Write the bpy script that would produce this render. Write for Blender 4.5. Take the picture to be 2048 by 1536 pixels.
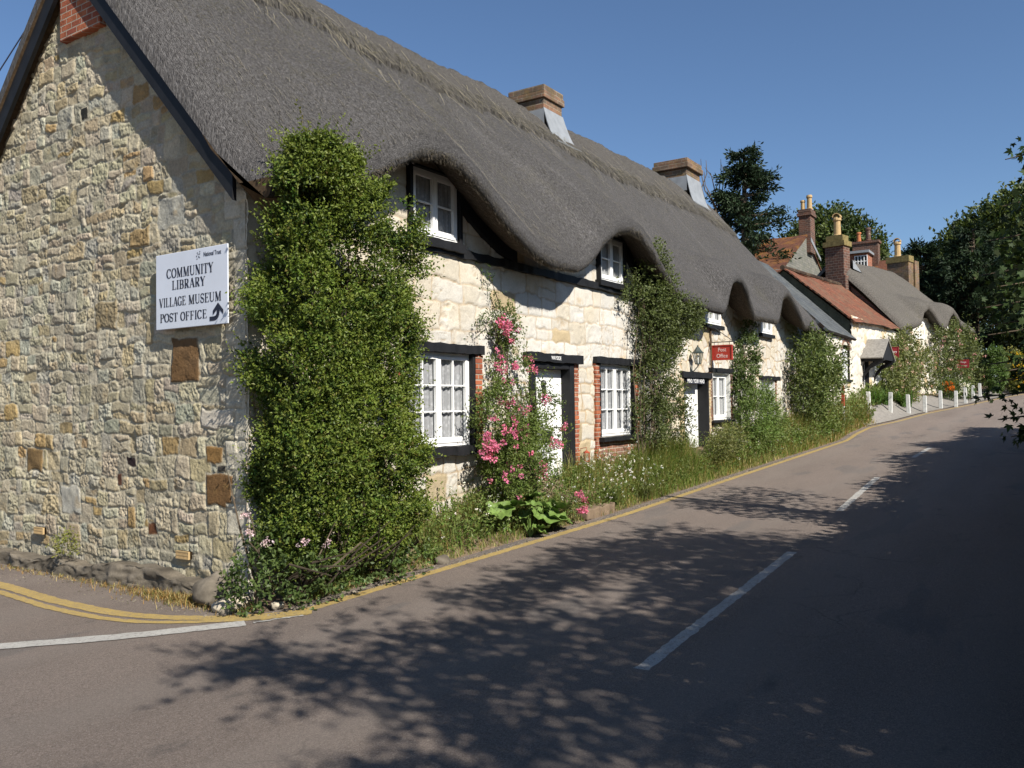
import bpy, math, random
import numpy as np
from mathutils import Vector, Matrix

for _o in list(bpy.data.objects):
    bpy.data.objects.remove(_o)
SC = bpy.context.scene
COL = SC.collection
RNG = np.random.default_rng(11)
random.seed(5)

# ------------------------------------------------------------------ camera
CAM = np.array([-5.78, -7.09, 1.97])
def make_camera():
    h, p, r = map(math.radians, (33.5, 1.46, 0.8))
    F = Vector((math.cos(h) * math.cos(p), math.sin(h) * math.cos(p), math.sin(p)))
    R = Vector((math.sin(h), -math.cos(h), 0)); U = R.cross(F)
    U2 = U * math.cos(r) + R * math.sin(r); R2 = R * math.cos(r) - U * math.sin(r)
    cd = bpy.data.cameras.new('camera'); cam = bpy.data.objects.new('camera', cd); COL.objects.link(cam)
    M = Matrix((R2, U2, -F)).transposed().to_4x4(); M.translation = Vector(CAM)
    cam.matrix_world = M
    cd.sensor_width = 36; cd.lens = 1700 / 2048 * 36; cd.clip_start = 0.05; cd.clip_end = 2000
    SC.camera = cam
make_camera()

# ------------------------------------------------------------------ light
SUN_EL, SUN_AZ = 39.0, 19.5        # azimuth: from -Y towards -X
EXPOSURE = 0.85
def make_light():
    el, az = math.radians(SUN_EL), math.radians(SUN_AZ)
    s = Vector((-math.sin(az) * math.cos(el), -math.cos(az) * math.cos(el), math.sin(el)))
    w = bpy.data.worlds.new('World'); SC.world = w; w.use_nodes = True
    nt = w.node_tree; nt.nodes.clear()
    sky = nt.nodes.new('ShaderNodeTexSky'); sky.sky_type = 'NISHITA'; sky.sun_disc = False
    sky.sun_elevation = el; sky.sun_rotation = math.atan2(s.x, s.y)
    sky.air_density = 0.95; sky.dust_density = 0.3; sky.ozone_density = 5.5; sky.altitude = 0
    bg = nt.nodes.new('ShaderNodeBackground'); bg.inputs[1].default_value = 0.066
    out = nt.nodes.new('ShaderNodeOutputWorld')
    nt.links.new(sky.outputs[0], bg.inputs[0]); nt.links.new(bg.outputs[0], out.inputs[0])
    ld = bpy.data.lights.new('sun', 'SUN'); ld.energy = 4.6; ld.angle = math.radians(0.53); ld.color = (1.0, 0.945, 0.86)
    lo = bpy.data.objects.new('sun', ld); COL.objects.link(lo)
    lo.rotation_euler = s.to_track_quat('Z', 'Y').to_euler(); lo.location = s * 60
    vs = SC.view_settings
    vs.view_transform = 'Standard'; vs.look = 'None'; vs.gamma = 1; vs.use_curve_mapping = False; vs.exposure = EXPOSURE
make_light()
SC.cycles.max_bounces = 6; SC.cycles.transparent_max_bounces = 12
SC.cycles.diffuse_bounces = 3; SC.cycles.glossy_bounces = 2; SC.cycles.transmission_bounces = 4

# ------------------------------------------------------------------ numpy noise
def _hash(ix, iy, iz, seed):
    n = (ix.astype(np.int64) * 374761393 + iy.astype(np.int64) * 668265263 + iz.astype(np.int64) * 2147483647 + seed * 974634777) & 0xffffffff
    n = ((n ^ (n >> 13)) * 1274126177) & 0xffffffff
    n = (n ^ (n >> 16)) * 2246822519 & 0xffffffff
    return ((n ^ (n >> 15)) & 0xffffff) / float(0xffffff)
def vnoise(x, y, z=0.0, seed=0):
    x = np.asarray(x, float); y = np.asarray(y, float); z = np.zeros_like(x) + z
    ix, iy, iz = np.floor(x), np.floor(y), np.floor(z)
    fx, fy, fz = x - ix, y - iy, z - iz
    fx = fx * fx * (3 - 2 * fx); fy = fy * fy * (3 - 2 * fy); fz = fz * fz * (3 - 2 * fz)
    r = 0
    for dx in (0, 1):
        for dy in (0, 1):
            for dz in (0, 1):
                w = (fx if dx else 1 - fx) * (fy if dy else 1 - fy) * (fz if dz else 1 - fz)
                r = r + w * _hash(ix + dx, iy + dy, iz + dz, seed)
    return r * 2 - 1
def fbm(x, y, z=0.0, seed=0, octv=4, gain=0.5):
    a, s, t = 1.0, 0.0, 0.0
    for o in range(octv):
        s = s + a * vnoise(np.asarray(x) * 2 ** o, np.asarray(y) * 2 ** o, np.asarray(z) * 2 ** o, seed + o * 17)
        t += a; a *= gain
    return s / t
def sstep(a, b, x):
    t = np.clip((np.asarray(x, float) - a) / (b - a), 0, 1); return t * t * (3 - 2 * t)

# ------------------------------------------------------------------ object helpers
def tag(o, label=None, cat=None, group=None, kind=None):
    if label: o['label'] = label
    if cat: o['category'] = cat
    if group: o['group'] = group
    if kind: o['kind'] = kind
    return o
def empty(name, loc, label, cat, group=None):
    o = bpy.data.objects.new(name, None); COL.objects.link(o); o.location = loc; o.empty_display_size = .2
    return tag(o, label, cat, group)
def link(o, parent=None):
    COL.objects.link(o)
    if parent is not None:
        o.parent = parent
        L = Vector((0, 0, 0)); q = parent
        while q is not None:
            L = L + q.location; q = q.parent
        o.location = -L            # mesh data are in world coordinates; parents are only translated
    return o
def npmesh(name, verts, faces, mat, parent=None, col=None, smooth=False, uv=None):
    verts = np.asarray(verts, np.float32); faces = np.asarray(faces, np.int32)
    me = bpy.data.meshes.new(name); nv, nf, k = len(verts), len(faces), faces.shape[1]
    me.vertices.add(nv); me.vertices.foreach_set('co', verts.ravel())
    me.loops.add(nf * k); me.loops.foreach_set('vertex_index', faces.ravel())
    me.polygons.add(nf); me.polygons.foreach_set('loop_start', np.arange(nf, dtype=np.int32) * k)
    me.polygons.foreach_set('use_smooth', np.full(nf, smooth, bool))
    if col is not None:
        a = me.color_attributes.new('Col', 'FLOAT_COLOR', 'POINT')
        c4 = np.ones((nv, 4), np.float32); c4[:, :3] = col; a.data.foreach_set('color', c4.ravel())
    if uv is not None:
        l = me.uv_layers.new(name='UVMap'); l.data.foreach_set('uv', np.asarray(uv, np.float32)[faces.ravel()].ravel())
    me.update(calc_edges=True); me.materials.append(mat)
    o = bpy.data.objects.new(name, me)
    return link(o, parent)
class MB:
    """collects shapes into one mesh"""
    def __init__(s): s.v = []; s.f = []
    def add(s, vs, fs):
        n = len(s.v); s.v += [tuple(map(float, v)) for v in vs]; s.f += [tuple(i + n for i in f) for f in fs]; return s
    def box(s, x0, x1, y0, y1, z0, z1):
        return s.add([(x0, y0, z0), (x1, y0, z0), (x1, y1, z0), (x0, y1, z0), (x0, y0, z1), (x1, y0, z1), (x1, y1, z1), (x0, y1, z1)],
                     [(0, 3, 2, 1), (4, 5, 6, 7), (0, 1, 5, 4), (1, 2, 6, 5), (2, 3, 7, 6), (3, 0, 4, 7)])
    def hexa(s, p):
        return s.add(p, [(0, 3, 2, 1), (4, 5, 6, 7), (0, 1, 5, 4), (1, 2, 6, 5), (2, 3, 7, 6), (3, 0, 4, 7)])
    def beam(s, axis, a0, a1, b0, b1, c0, c1, n=14, j=.008, seed=1):
        """rough hewn beam along axis 0/1/2; b,c the two other axes in cyclic order"""
        r = random.Random(seed); sec = []
        for i in range(n + 1):
            a = a0 + (a1 - a0) * i / n
            jj = [r.uniform(-j, j) for _ in range(4)]
            sec.append([(a, b0 + jj[0], c0 + jj[1]), (a, b1 + jj[2], c0 + jj[1]), (a, b1 + jj[2], c1 + jj[3]), (a, b0 + jj[0], c1 + jj[3])])
        perm = {0: lambda p: (p[0], p[1], p[2]), 1: lambda p: (p[2], p[0], p[1]), 2: lambda p: (p[1], p[2], p[0])}[axis]
        vs = [perm(p) for q in sec for p in q]; fs = [(0, 3, 2, 1), tuple(4 * n + k for k in (0, 1, 2, 3))]
        for i in range(n):
            for k in range(4):
                fs.append((4 * i + k, 4 * i + (k + 1) % 4, 4 * i + 4 + (k + 1) % 4, 4 * i + 4 + k))
        return s.add(vs, fs)
    def tube(s, pts, rad, seg=6, cap=True):
        pts = [Vector(p) for p in pts]; n = len(pts)
        if not hasattr(rad, '__len__'): rad = [rad] * n
        rings = []
        for i, p in enumerate(pts):
            d = (pts[min(i + 1, n - 1)] - pts[max(i - 1, 0)]).normalized()
            a = d.cross(Vector((0.13, 0.31, 0.94))).normalized() if abs(d.z) < .9 else d.cross(Vector((1, 0.1, 0))).normalized()
            b = d.cross(a)
            rings.append([p + (a * math.cos(2 * math.pi * k / seg) + b * math.sin(2 * math.pi * k / seg)) * rad[i] for k in range(seg)])
        vs = [v for r in rings for v in r]; fs = []
        for i in range(n - 1):
            for k in range(seg):
                fs.append((i * seg + k, i * seg + (k + 1) % seg, (i + 1) * seg + (k + 1) % seg, (i + 1) * seg + k))
        if cap: fs += [tuple(range(seg))[::-1], tuple((n - 1) * seg + k for k in range(seg))]
        return s.add(vs, fs)
    def lathe(s, c, prof, seg=12):
        vs = [(c[0] + r * math.cos(2 * math.pi * k / seg), c[1] + r * math.sin(2 * math.pi * k / seg), c[2] + z) for r, z in prof for k in range(seg)]
        fs = [(i * seg + k, i * seg + (k + 1) % seg, (i + 1) * seg + (k + 1) % seg, (i + 1) * seg + k) for i in range(len(prof) - 1) for k in range(seg)]
        return s.add(vs, fs)
    def prism(s, poly, off):
        n = len(poly); o = Vector(off)
        vs = [Vector(p) for p in poly] + [Vector(p) + o for p in poly]
        return s.add(vs, [tuple(range(n))[::-1], tuple(range(n, 2 * n))] + [(i, (i + 1) % n, n + (i + 1) % n, n + i) for i in range(n)])
    def build(s, name, mat, parent=None, smooth=False, bevel=0):
        me = bpy.data.meshes.new(name); me.from_pydata(s.v, [], s.f); me.update(); me.materials.append(mat)
        if smooth: me.polygons.foreach_set('use_smooth', [True] * len(me.polygons))
        o = bpy.data.objects.new(name, me); link(o, parent)
        if bevel:
            m = o.modifiers.new('bevel', 'BEVEL'); m.width = bevel; m.segments = 2; m.limit_method = 'ANGLE'
        return o

# ------------------------------------------------------------------ materials
def newmat(name):
    m = bpy.data.materials.new(name); m.use_nodes = True; nt = m.node_tree; nt.nodes.clear()
    return m, nt, nt.nodes.new, nt.links.new
def principled(nt, rough=.8, spec=.3):
    b = nt.nodes.new('ShaderNodeBsdfPrincipled'); o = nt.nodes.new('ShaderNodeOutputMaterial')
    b.inputs['Roughness'].default_value = rough; b.inputs['Specular IOR Level'].default_value = spec
    nt.links.new(b.outputs[0], o.inputs[0]); return b
def noise(nt, vec, scale, detail=4, rough=.55, dist=0):
    n = nt.nodes.new('ShaderNodeTexNoise'); n.inputs['Scale'].default_value = scale; n.inputs['Detail'].default_value = detail
    n.inputs['Roughness'].default_value = rough; n.inputs['Distortion'].default_value = dist
    if vec is not None: nt.links.new(vec, n.inputs['Vector'])
    return n.outputs['Fac']
def ramp(nt, fac, stops):
    r = nt.nodes.new('ShaderNodeValToRGB'); e = r.color_ramp.elements
    while len(e) < len(stops): e.new(.5)
    for k, (p, c) in enumerate(stops):
        e[k].position = p; e[k].color = (*c, 1) if hasattr(c, '__len__') else (c, c, c, 1)
    nt.links.new(fac, r.inputs[0]); return r.outputs[0]
def mixc(nt, fac, a, b, mode='MIX'):
    m = nt.nodes.new('ShaderNodeMix'); m.data_type = 'RGBA'; m.blend_type = mode
    for sock, val in ((m.inputs[0], fac), (m.inputs[6], a), (m.inputs[7], b)):
        if isinstance(val, (int, float)): sock.default_value = val
        elif isinstance(val, tuple): sock.default_value = (*val, 1)
        else: nt.links.new(val, sock)
    return m.outputs[2]
def bump(nt, bs, h, strength=.5, dist=.01):
    b = nt.nodes.new('ShaderNodeBump'); b.inputs['Strength'].default_value = strength; b.inputs['Distance'].default_value = dist
    nt.links.new(h, b.inputs['Height']); nt.links.new(b.outputs[0], bs.inputs['Normal']); return b
def texco(nt, which='Object'):
    return nt.nodes.new('ShaderNodeTexCoord').outputs[which]
def geopos(nt):
    return nt.nodes.new('ShaderNodeNewGeometry').outputs['Position']
def mapping(nt, vec, scale=(1, 1, 1), rot=(0, 0, 0)):
    m = nt.nodes.new('ShaderNodeMapping'); m.inputs['Scale'].default_value = scale; m.inputs['Rotation'].default_value = rot
    nt.links.new(vec, m.inputs['Vector']); return m.outputs[0]
def vcol(nt, name='Col'):
    a = nt.nodes.new('ShaderNodeAttribute'); a.attribute_name = name; return a.outputs['Color']

def mat_plain(name, c, rough=.6, spec=.3, var=.12, scale=6, bstr=.15):
    m, nt, N, L = newmat(name); b = principled(nt, rough, spec); p = geopos(nt)
    n = noise(nt, p, scale, 5)
    L(mixc(nt, ramp(nt, n, [(.3, 0.), (.75, 1.)]), tuple(x * (1 - var) for x in c), tuple(min(1, x * (1 + var)) for x in c)), b.inputs['Base Color'])
    if bstr: bump(nt, b, noise(nt, p, scale * 9, 4), bstr, .004)
    return m
def mat_vstone(name, rough=.9, fine=.35, bs=.5):
    m, nt, N, L = newmat(name); b = principled(nt, rough, .15); p = geopos(nt)
    n1 = noise(nt, p, 38, 6, .65); n2 = noise(nt, p, 7, 4)
    c = mixc(nt, fine, vcol(nt), ramp(nt, n1, [(.3, .55), (.7, 1.35)]), 'MULTIPLY')
    c = mixc(nt, .35, c, ramp(nt, n2, [(.3, .8), (.7, 1.15)]), 'MULTIPLY')
    L(c, b.inputs['Base Color'])
    bump(nt, b, noise(nt, p, 60, 6, .7), bs, .012)
    return m
def mat_thatch(name, dark=(.05, .048, .048), light=(.158, .150, .144), netting=True):
    m, nt, N, L = newmat(name); b = principled(nt, .95, .08)
    uv = texco(nt, 'UV')
    st = noise(nt, mapping(nt, uv, (120, 34, 1)), 1.0, 3, .7)
    st2 = noise(nt, mapping(nt, uv, (55, 20, 1)), 1.0, 4, .6)
    big = noise(nt, mapping(nt, uv, (.9, .5, 1)), 1.0, 4, .6)
    c = ramp(nt, st, [(.32, dark), (.5, tuple((a + d) / 2 for a, d in zip(dark, light))), (.7, light)])
    st3 = noise(nt, mapping(nt, uv, (30, 15, 1)), 1.0, 4, .8)
    c = mixc(nt, .55, c, ramp(nt, st2, [(.3, .5), (.7, 1.45)]), 'MULTIPLY')
    c = mixc(nt, .7, c, ramp(nt, st3, [(.33, .32), (.5, 1.), (.67, 1.75)]), 'MULTIPLY')
    c = mixc(nt, .5, c, ramp(nt, big, [(.3, .78), (.5, 1.0), (.72, 1.18)]), 'MULTIPLY')
    mossy = noise(nt, mapping(nt, uv, (1.6, .9, 1)), 1.0, 5, .7)
    c = mixc(nt, ramp(nt, mossy, [(.56, 0.), (.72, .4)]), c, (.115, .105, .07))
    c = mixc(nt, 1.0, c, vcol(nt), 'MULTIPLY')
    hh = N('ShaderNodeMath'); hh.operation = 'MULTIPLY_ADD'; L(st3, hh.inputs[0]); hh.inputs[1].default_value = 1.6; L(st, hh.inputs[2]); h = hh.outputs[0]
    if netting:
        v = N('ShaderNodeTexVoronoi'); v.feature = 'DISTANCE_TO_EDGE'; v.inputs['Scale'].default_value = 1; v.inputs['Randomness'].default_value = .35
        L(mapping(nt, uv, (36, 30, 1)), v.inputs['Vector'])
        net = ramp(nt, v.outputs['Distance'], [(.0, 1.), (.16, 0.)])
        c = mixc(nt, mixc(nt, 1.0, net, (.35, .35, .35), 'MULTIPLY'), c, (.15, .145, .145))
        ad = N('ShaderNodeMath'); ad.operation = 'MULTIPLY_ADD'; L(net, ad.inputs[0]); ad.inputs[1].default_value = .3; L(h, ad.inputs[2]); h = ad.outputs[0]
    L(c, b.inputs['Base Color'])
    bump(nt, b, h, .9, .035)
    return m
def mat_leaf(name, trans=.28, rough=.5, spec=.3):
    m, nt, N, L = newmat(name); b = N('ShaderNodeBsdfPrincipled'); b.inputs['Roughness'].default_value = rough; b.inputs['Specular IOR Level'].default_value = spec
    c = vcol(nt); L(c, b.inputs['Base Color'])
    t = N('ShaderNodeBsdfTranslucent'); L(mixc(nt, 1.0, c, (1.25, 1.3, .6), 'MULTIPLY'), t.inputs['Color'])
    x = N('ShaderNodeMixShader'); x.inputs[0].default_value = trans; L(b.outputs[0], x.inputs[1]); L(t.outputs[0], x.inputs[2])
    o = N('ShaderNodeOutputMaterial'); L(x.outputs[0], o.inputs[0]); return m
def mat_brick(name, c1=(.30, .10, .05), c2=(.20, .065, .04), mort=(.42, .36, .28), bw=.225, bh=.078, lichen=None, soot=0.):
    m, nt, N, L = newmat(name); b = principled(nt, .9, .15); p = geopos(nt)
    s = N('ShaderNodeSeparateXYZ'); L(p, s.inputs[0]); a = N('ShaderNodeMath'); L(s.outputs[0], a.inputs[0]); L(s.outputs[1], a.inputs[1])
    k = N('ShaderNodeCombineXYZ'); L(a.outputs[0], k.inputs[0]); L(s.outputs[2], k.inputs[1])
    t = N('ShaderNodeTexBrick'); L(k.outputs[0], t.inputs['Vector']); t.inputs['Scale'].default_value = 1
    t.inputs['Brick Width'].default_value = bw; t.inputs['Row Height'].default_value = bh; t.inputs['Mortar Size'].default_value = .008
    t.inputs['Mortar Smooth'].default_value = .3
    t.inputs['Color1'].default_value = (*c1, 1); t.inputs['Color2'].default_value = (*c2, 1); t.inputs['Mortar'].default_value = (*mort, 1)
    c = mixc(nt, .6, t.outputs['Color'], ramp(nt, noise(nt, p, 9, 5, .7), [(.28, .45), (.5, 1.), (.75, 1.5)]), 'MULTIPLY')
    if lichen is not None:
        c = mixc(nt, ramp(nt, noise(nt, p, 3.2, 6, .7), [(.47, 0.), (.6, .6)]), c, lichen)
    if soot: c = mixc(nt, ramp(nt, noise(nt, p, 2.1, 5, .7), [(.4, 0.), (.65, soot)]), c, (.05, .047, .042))
    L(c, b.inputs['Base Color'])
    ad = N('ShaderNodeMath'); ad.operation = 'MULTIPLY_ADD'; L(t.outputs['Fac'], ad.inputs[0]); ad.inputs[1].default_value = -1.; L(noise(nt, p, 40, 5, .7), ad.inputs[2])
    bump(nt, b, ad.outputs[0], .6, .012); return m
def mat_rooftile(name, c1, c2, patch, pf=.6, bw=.17, bh=.1):
    m, nt, N, L = newmat(name); b = principled(nt, .9, .15); uv = texco(nt, 'UV'); p = geopos(nt)
    t = N('ShaderNodeTexBrick'); L(uv, t.inputs['Vector']); t.inputs['Scale'].default_value = 1
    t.inputs['Brick Width'].default_value = bw; t.inputs['Row Height'].default_value = bh; t.inputs['Mortar Size'].default_value = .009
    t.inputs['Color1'].default_value = (*c1, 1); t.inputs['Color2'].default_value = (*c2, 1); t.inputs['Mortar'].default_value = (.03, .02, .015, 1)
    c = mixc(nt, .7, t.outputs['Color'], ramp(nt, noise(nt, p, 3.5, 6, .7), [(.3, .5), (.5, 1.), (.72, 1.5)]), 'MULTIPLY')
    c = mixc(nt, ramp(nt, noise(nt, p, 1.1, 6, .72), [(.46, 0.), (.62, pf)]), c, patch)
    c = mixc(nt, ramp(nt, noise(nt, p, 5, 6, .8), [(.62, 0.), (.7, .6)]), c, (.35, .32, .26))
    L(c, b.inputs['Base Color']); bump(nt, b, t.outputs['Fac'], -.6, .02); return m
def mat_blocks(name, c1, c2, mort, bw=.4, bh=.2, stain=None):
    return mat_brick(name, c1, c2, mort, bw, bh, stain)
def mat_asphalt():
    m, nt, N, L = newmat('asphalt'); b = principled(nt, .82, .3); p = geopos(nt)
    f = noise(nt, p, 110, 5, .8); g = noise(nt, p, 34, 5, .75); big = noise(nt, mapping(nt, p, (.22, .9, 1)), 1.2, 5, .6)
    c = ramp(nt, f, [(.3, (.06, .049, .041)), (.5, (.195, .157, .132)), (.64, (.29, .238, .202)), (.72, (.44, .40, .36))])
    c = mixc(nt, .5, c, ramp(nt, g, [(.3, .65), (.7, 1.3)]), 'MULTIPLY')
    c = mixc(nt, .55, c, ramp(nt, big, [(.3, .78), (.5, 1.), (.68, 1.16)]), 'MULTIPLY')
    pt = noise(nt, mapping(nt, p, (.5, 1.6, 1)), .8, 3, .5)
    c = mixc(nt, ramp(nt, pt, [(.6, 0.), (.63, .35)]), c, (.085, .088, .09))
    v = N('ShaderNodeTexVoronoi'); v.inputs['Scale'].default_value = 55; L(p, v.inputs['Vector'])
    c = mixc(nt, ramp(nt, v.outputs['Distance'], [(.10, .7), (.17, 0.)]), c, (.4, .38, .35))
    cr = N('ShaderNodeTexVoronoi'); cr.feature = 'DISTANCE_TO_EDGE'; cr.inputs['Scale'].default_value = .55
    wv = N('ShaderNodeVectorMath'); wv.operation = 'MULTIPLY_ADD'; nn = N('ShaderNodeTexNoise'); nn.inputs['Scale'].default_value = 1.6; nn.inputs['Detail'].default_value = 6; L(p, nn.inputs['Vector'])
    L(nn.outputs['Color'], wv.inputs[0]); wv.inputs[1].default_value = (.9, .9, 0); L(p, wv.inputs[2]); L(wv.outputs[0], cr.inputs['Vector'])
    ck = mixc(nt, 1.0, ramp(nt, cr.outputs['Distance'], [(.0, 1.), (.009, 0.)]), ramp(nt, noise(nt, p, .5, 3), [(.52, 0.), (.62, .4)]), 'MULTIPLY')
    c = mixc(nt, ck, c, (.03, .028, .026))
    sx_ = N('ShaderNodeSeparateXYZ'); L(p, sx_.inputs[0]); wn = N('ShaderNodeMath'); wn.operation = 'MULTIPLY_ADD'; L(noise(nt, p, .35, 3), wn.inputs[0]); wn.inputs[1].default_value = .9; L(sx_.outputs[1], wn.inputs[2])
    sn = N('ShaderNodeMath'); sn.operation = 'MULTIPLY'; L(wn.outputs[0], sn.inputs[0]); sn.inputs[1].default_value = 3.9; sn2 = N('ShaderNodeMath'); sn2.operation = 'SINE'; L(sn.outputs[0], sn2.inputs[0])
    c = mixc(nt, ramp(nt, sn2.outputs[0], [(.2, 0.), (1., .3)]), c, (.215, .185, .16))
    sp = noise(nt, mapping(nt, p, (1.0, 1.5, 1)), 1.7, 4, .6); c = mixc(nt, ramp(nt, sp, [(.63, 0.), (.72, .45)]), c, (.065, .06, .056))
    L(c, b.inputs['Base Color']); bump(nt, b, f, 1.0, .018); return m
def mat_paintline(name, c, wear=(.14, .125, .115), lo=.5, hi=.62):
    m, nt, N, L = newmat(name); b = principled(nt, .75, .3); p = geopos(nt)
    w = noise(nt, p, 26, 7, .8); w2 = noise(nt, p, 4, 4)
    col = mixc(nt, .5, c, ramp(nt, w2, [(.3, .75), (.7, 1.1)]), 'MULTIPLY')
    col = mixc(nt, ramp(nt, noise(nt, p, 90, 5, .8), [(.5, 0.), (.62, .55)]), col, wear); L(mixc(nt, ramp(nt, w, [(lo, 0.), (hi, .85)]), col, wear), b.inputs['Base Color']); bump(nt, b, noise(nt, p, 110, 5, .8), .7, .01); return m
def mat_glass():
    m, nt, N, L = newmat('window_glass'); t = N('ShaderNodeBsdfTransparent'); t.inputs[0].default_value = (.88, .9, .9, 1)
    g = N('ShaderNodeBsdfGlossy'); g.inputs['Roughness'].default_value = .04; g.inputs['Color'].default_value = (.85, .9, .95, 1)
    bm = N('ShaderNodeBump'); bm.inputs['Strength'].default_value = .12; bm.inputs['Distance'].default_value = .02
    L(noise(nt, geopos(nt), 5, 2), bm.inputs['Height']); L(bm.outputs[0], g.inputs['Normal'])
    lw = N('ShaderNodeLayerWeight'); pw = N('ShaderNodeMath'); pw.operation = 'POWER'; L(lw.outputs['Facing'], pw.inputs[0]); pw.inputs[1].default_value = 4.5
    fr = N('ShaderNodeMath'); fr.operation = 'MULTIPLY_ADD'; L(pw.outputs[0], fr.inputs[0]); fr.inputs[1].default_value = .6; fr.inputs[2].default_value = .045
    x = N('ShaderNodeMixShader'); L(fr.outputs[0], x.inputs[0]); L(t.outputs[0], x.inputs[1]); L(g.outputs[0], x.inputs[2])
    o = N('ShaderNodeOutputMaterial'); L(x.outputs[0], o.inputs[0]); return m
def mat_curtain(name, c, lace=True):
    m, nt, N, L = newmat(name); b = principled(nt, .95, .05); p = geopos(nt)
    n = noise(nt, mapping(nt, p, (30, 1, 1)), 1, 3, .5)
    col = mixc(nt, .7, c, ramp(nt, n, [(.3, .6), (.7, 1.15)]), 'MULTIPLY')
    if lace:
        v = N('ShaderNodeTexVoronoi'); v.inputs['Scale'].default_value = 16; L(p, v.inputs['Vector'])
        col = mixc(nt, .5, col, ramp(nt, v.outputs['Distance'], [(.1, 1.3), (.5, .65)]), 'MULTIPLY')
    L(col, b.inputs['Base Color']); return m

M = {}
M['rubble'] = mat_vstone('rubble_stone', .92, .5, .9)
M['lime'] = mat_vstone('limewashed_stone', .85, .26, .6)
M['thatch'] = mat_thatch('thatch'); M['thatch_far'] = mat_thatch('thatch_far', (.075, .07, .062), (.17, .155, .135), False)
M['ridge'] = mat_thatch('ridge_thatch', (.058, .054, .050), (.15, .139, .125), False)
M['under'] = mat_plain('thatch_underside', (.085, .058, .035), .95, .05, .4, 20, .6)
M['straw'] = mat_plain('pale_straw', (.36, .31, .22), .8, .2, .3, 9, 0)
M['black'] = mat_plain('black_painted_wood', (.011, .0115, .013), .6, .25, .3, 7, .3)
M['white'] = mat_plain('white_gloss_paint', (.78, .78, .76), .4, .45, .04, 4, .08)
M['white2'] = mat_plain('white_weathered_paint', (.55, .55, .52), .7, .2, .2, 12, .2)
M['sign_white'] = mat_plain('white_enamel', (.58, .61, .67), .3, .5, .05, 2.5, .02)
M['brick'] = mat_brick('orange_brick', (.36, .12, .055), (.22, .065, .04), (.33, .28, .22))
M['brick_grey'] = mat_brick('mixed_brick', (.24, .11, .07), (.16, .10, .08), (.36, .30, .24))
M['brick_lichen'] = mat_brick('lichened_brick', (.22, .12, .075), (.13, .10, .075), (.27, .235, .175), .26, .1, lichen=(.18, .125, .04), soot=.6)
M['brick_dark'] = mat_brick('sooty_brick', (.15, .068, .045), (.085, .05, .04), (.27, .235, .19), .3, .13, soot=.35)
M['yellow_stone'] = mat_blocks('ochre_stone_jamb', (.46, .37, .23), (.38, .29, .16), (.5, .44, .34), .3, .21)
M['lead'] = mat_plain('lead_flashing', (.22, .235, .25), .6, .35, .15, 5, .2)
M['asphalt'] = mat_asphalt()
M['yline'] = mat_paintline('yellow_road_paint', (.38, .27, .085), lo=.5, hi=.66); M['wline'] = mat_paintline('white_road_paint', (.40, .39, .36), lo=.5, hi=.66)
M['glass'] = mat_glass(); M['net'] = mat_curtain('net_curtain', (.42, .41, .42)); M['net2'] = mat_curtain('plain_curtain', (.42, .41, .41), False); M['dim'] = mat_plain('dim_room', (.05, .055, .055), .9, .1)
M['leaf'] = mat_leaf('leaf'); M['darkleaf'] = mat_leaf('dark_leaf', .12, .6, .15); M['petal'] = mat_leaf('petal', .3, .6, .1); M['grass'] = mat_leaf('grass_blade', .3, .6, .2)
M['bark'] = mat_plain('bark', (.11, .085, .06), .9, .1, .35, 10, .6)
M['red_sign'] = mat_plain('red_sign_paint', (.36, .035, .022), .45, .4, .1, 5, .05); M['dred_sign'] = mat_plain('dark_red_sign_paint', (.24, .016, .022), .45, .4, .1, 5, .05)
M['pinkwhite'] = mat_plain('pale_letter_paint', (.72, .55, .52), .6, .2, .05, 5, 0); M['letter'] = mat_plain('white_letter_paint', (.8, .8, .78), .6, .2, .02, 5, 0)
M['ink'] = mat_plain('dark_lettering', (.018, .02, .035), .5, .3, .1, 5, 0)
M['iron'] = mat_plain('black_ironwork', (.02, .022, .024), .5, .5, .2, 9, .1); M['green_iron'] = mat_plain('green_black_ironwork', (.03, .045, .042), .45, .5, .2, 9, .1)
M['redtile'] = mat_rooftile('orange_clay_tile', (.21, .078, .044), (.13, .055, .036), (.12, .085, .055), .7, .2, .13)
M['oldtile'] = mat_rooftile('lichened_clay_tile', (.15, .06, .038), (.10, .045, .03), (.24, .115, .025), .6)
M['slate'] = mat_rooftile('slate', (.085, .095, .10), (.06, .068, .075), (.11, .115, .105), .5, .3, .2)
M['render'] = mat_brick('weathered_render', (.085, .085, .055), (.07, .072, .05), (.10, .10, .075), .5, .25, lichen=(.13, .125, .085))
M['grey_stone'] = mat_blocks('grey_coursed_stone', (.20, .19, .165), (.14, .14, .125), (.09, .09, .08), .42, .16, (.13, .135, .10))
M['buff'] = mat_plain('buff_clay', (.40, .28, .14), .8, .2, .15, 8, .2); M['terracotta'] = mat_plain('terracotta', (.38, .14, .06), .8, .2, .2, 8, .2)
M['lichen'] = mat_plain('lichened_mortar', (.19, .15, .065), .95, .1, .4, 9, .6)
M['soil'] = mat_plain('dry_soil', (.17, .125, .085), .95, .1, .35, 5, .9)
M['pave'] = mat_plain('pale_pavement', (.20, .185, .165), .9, .2, .2, 8, .5)
M['darkstone'] = mat_plain('dark_stone', (.13, .112, .088), .95, .1, .4, 9, .9); M['plinth'] = mat_vstone('old_concrete', .95, .5, .8)
M['rock'] = mat_plain('pale_rock', (.40, .35, .27), .95, .1, .3, 12, .8)
M['shingle'] = mat_plain('weathered_oak', (.23, .215, .19), .85, .2, .3, 12, .4)
M['rust'] = mat_plain('red_painted_iron', (.33, .06, .03), .7, .3, .3, 12, .3)

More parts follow.
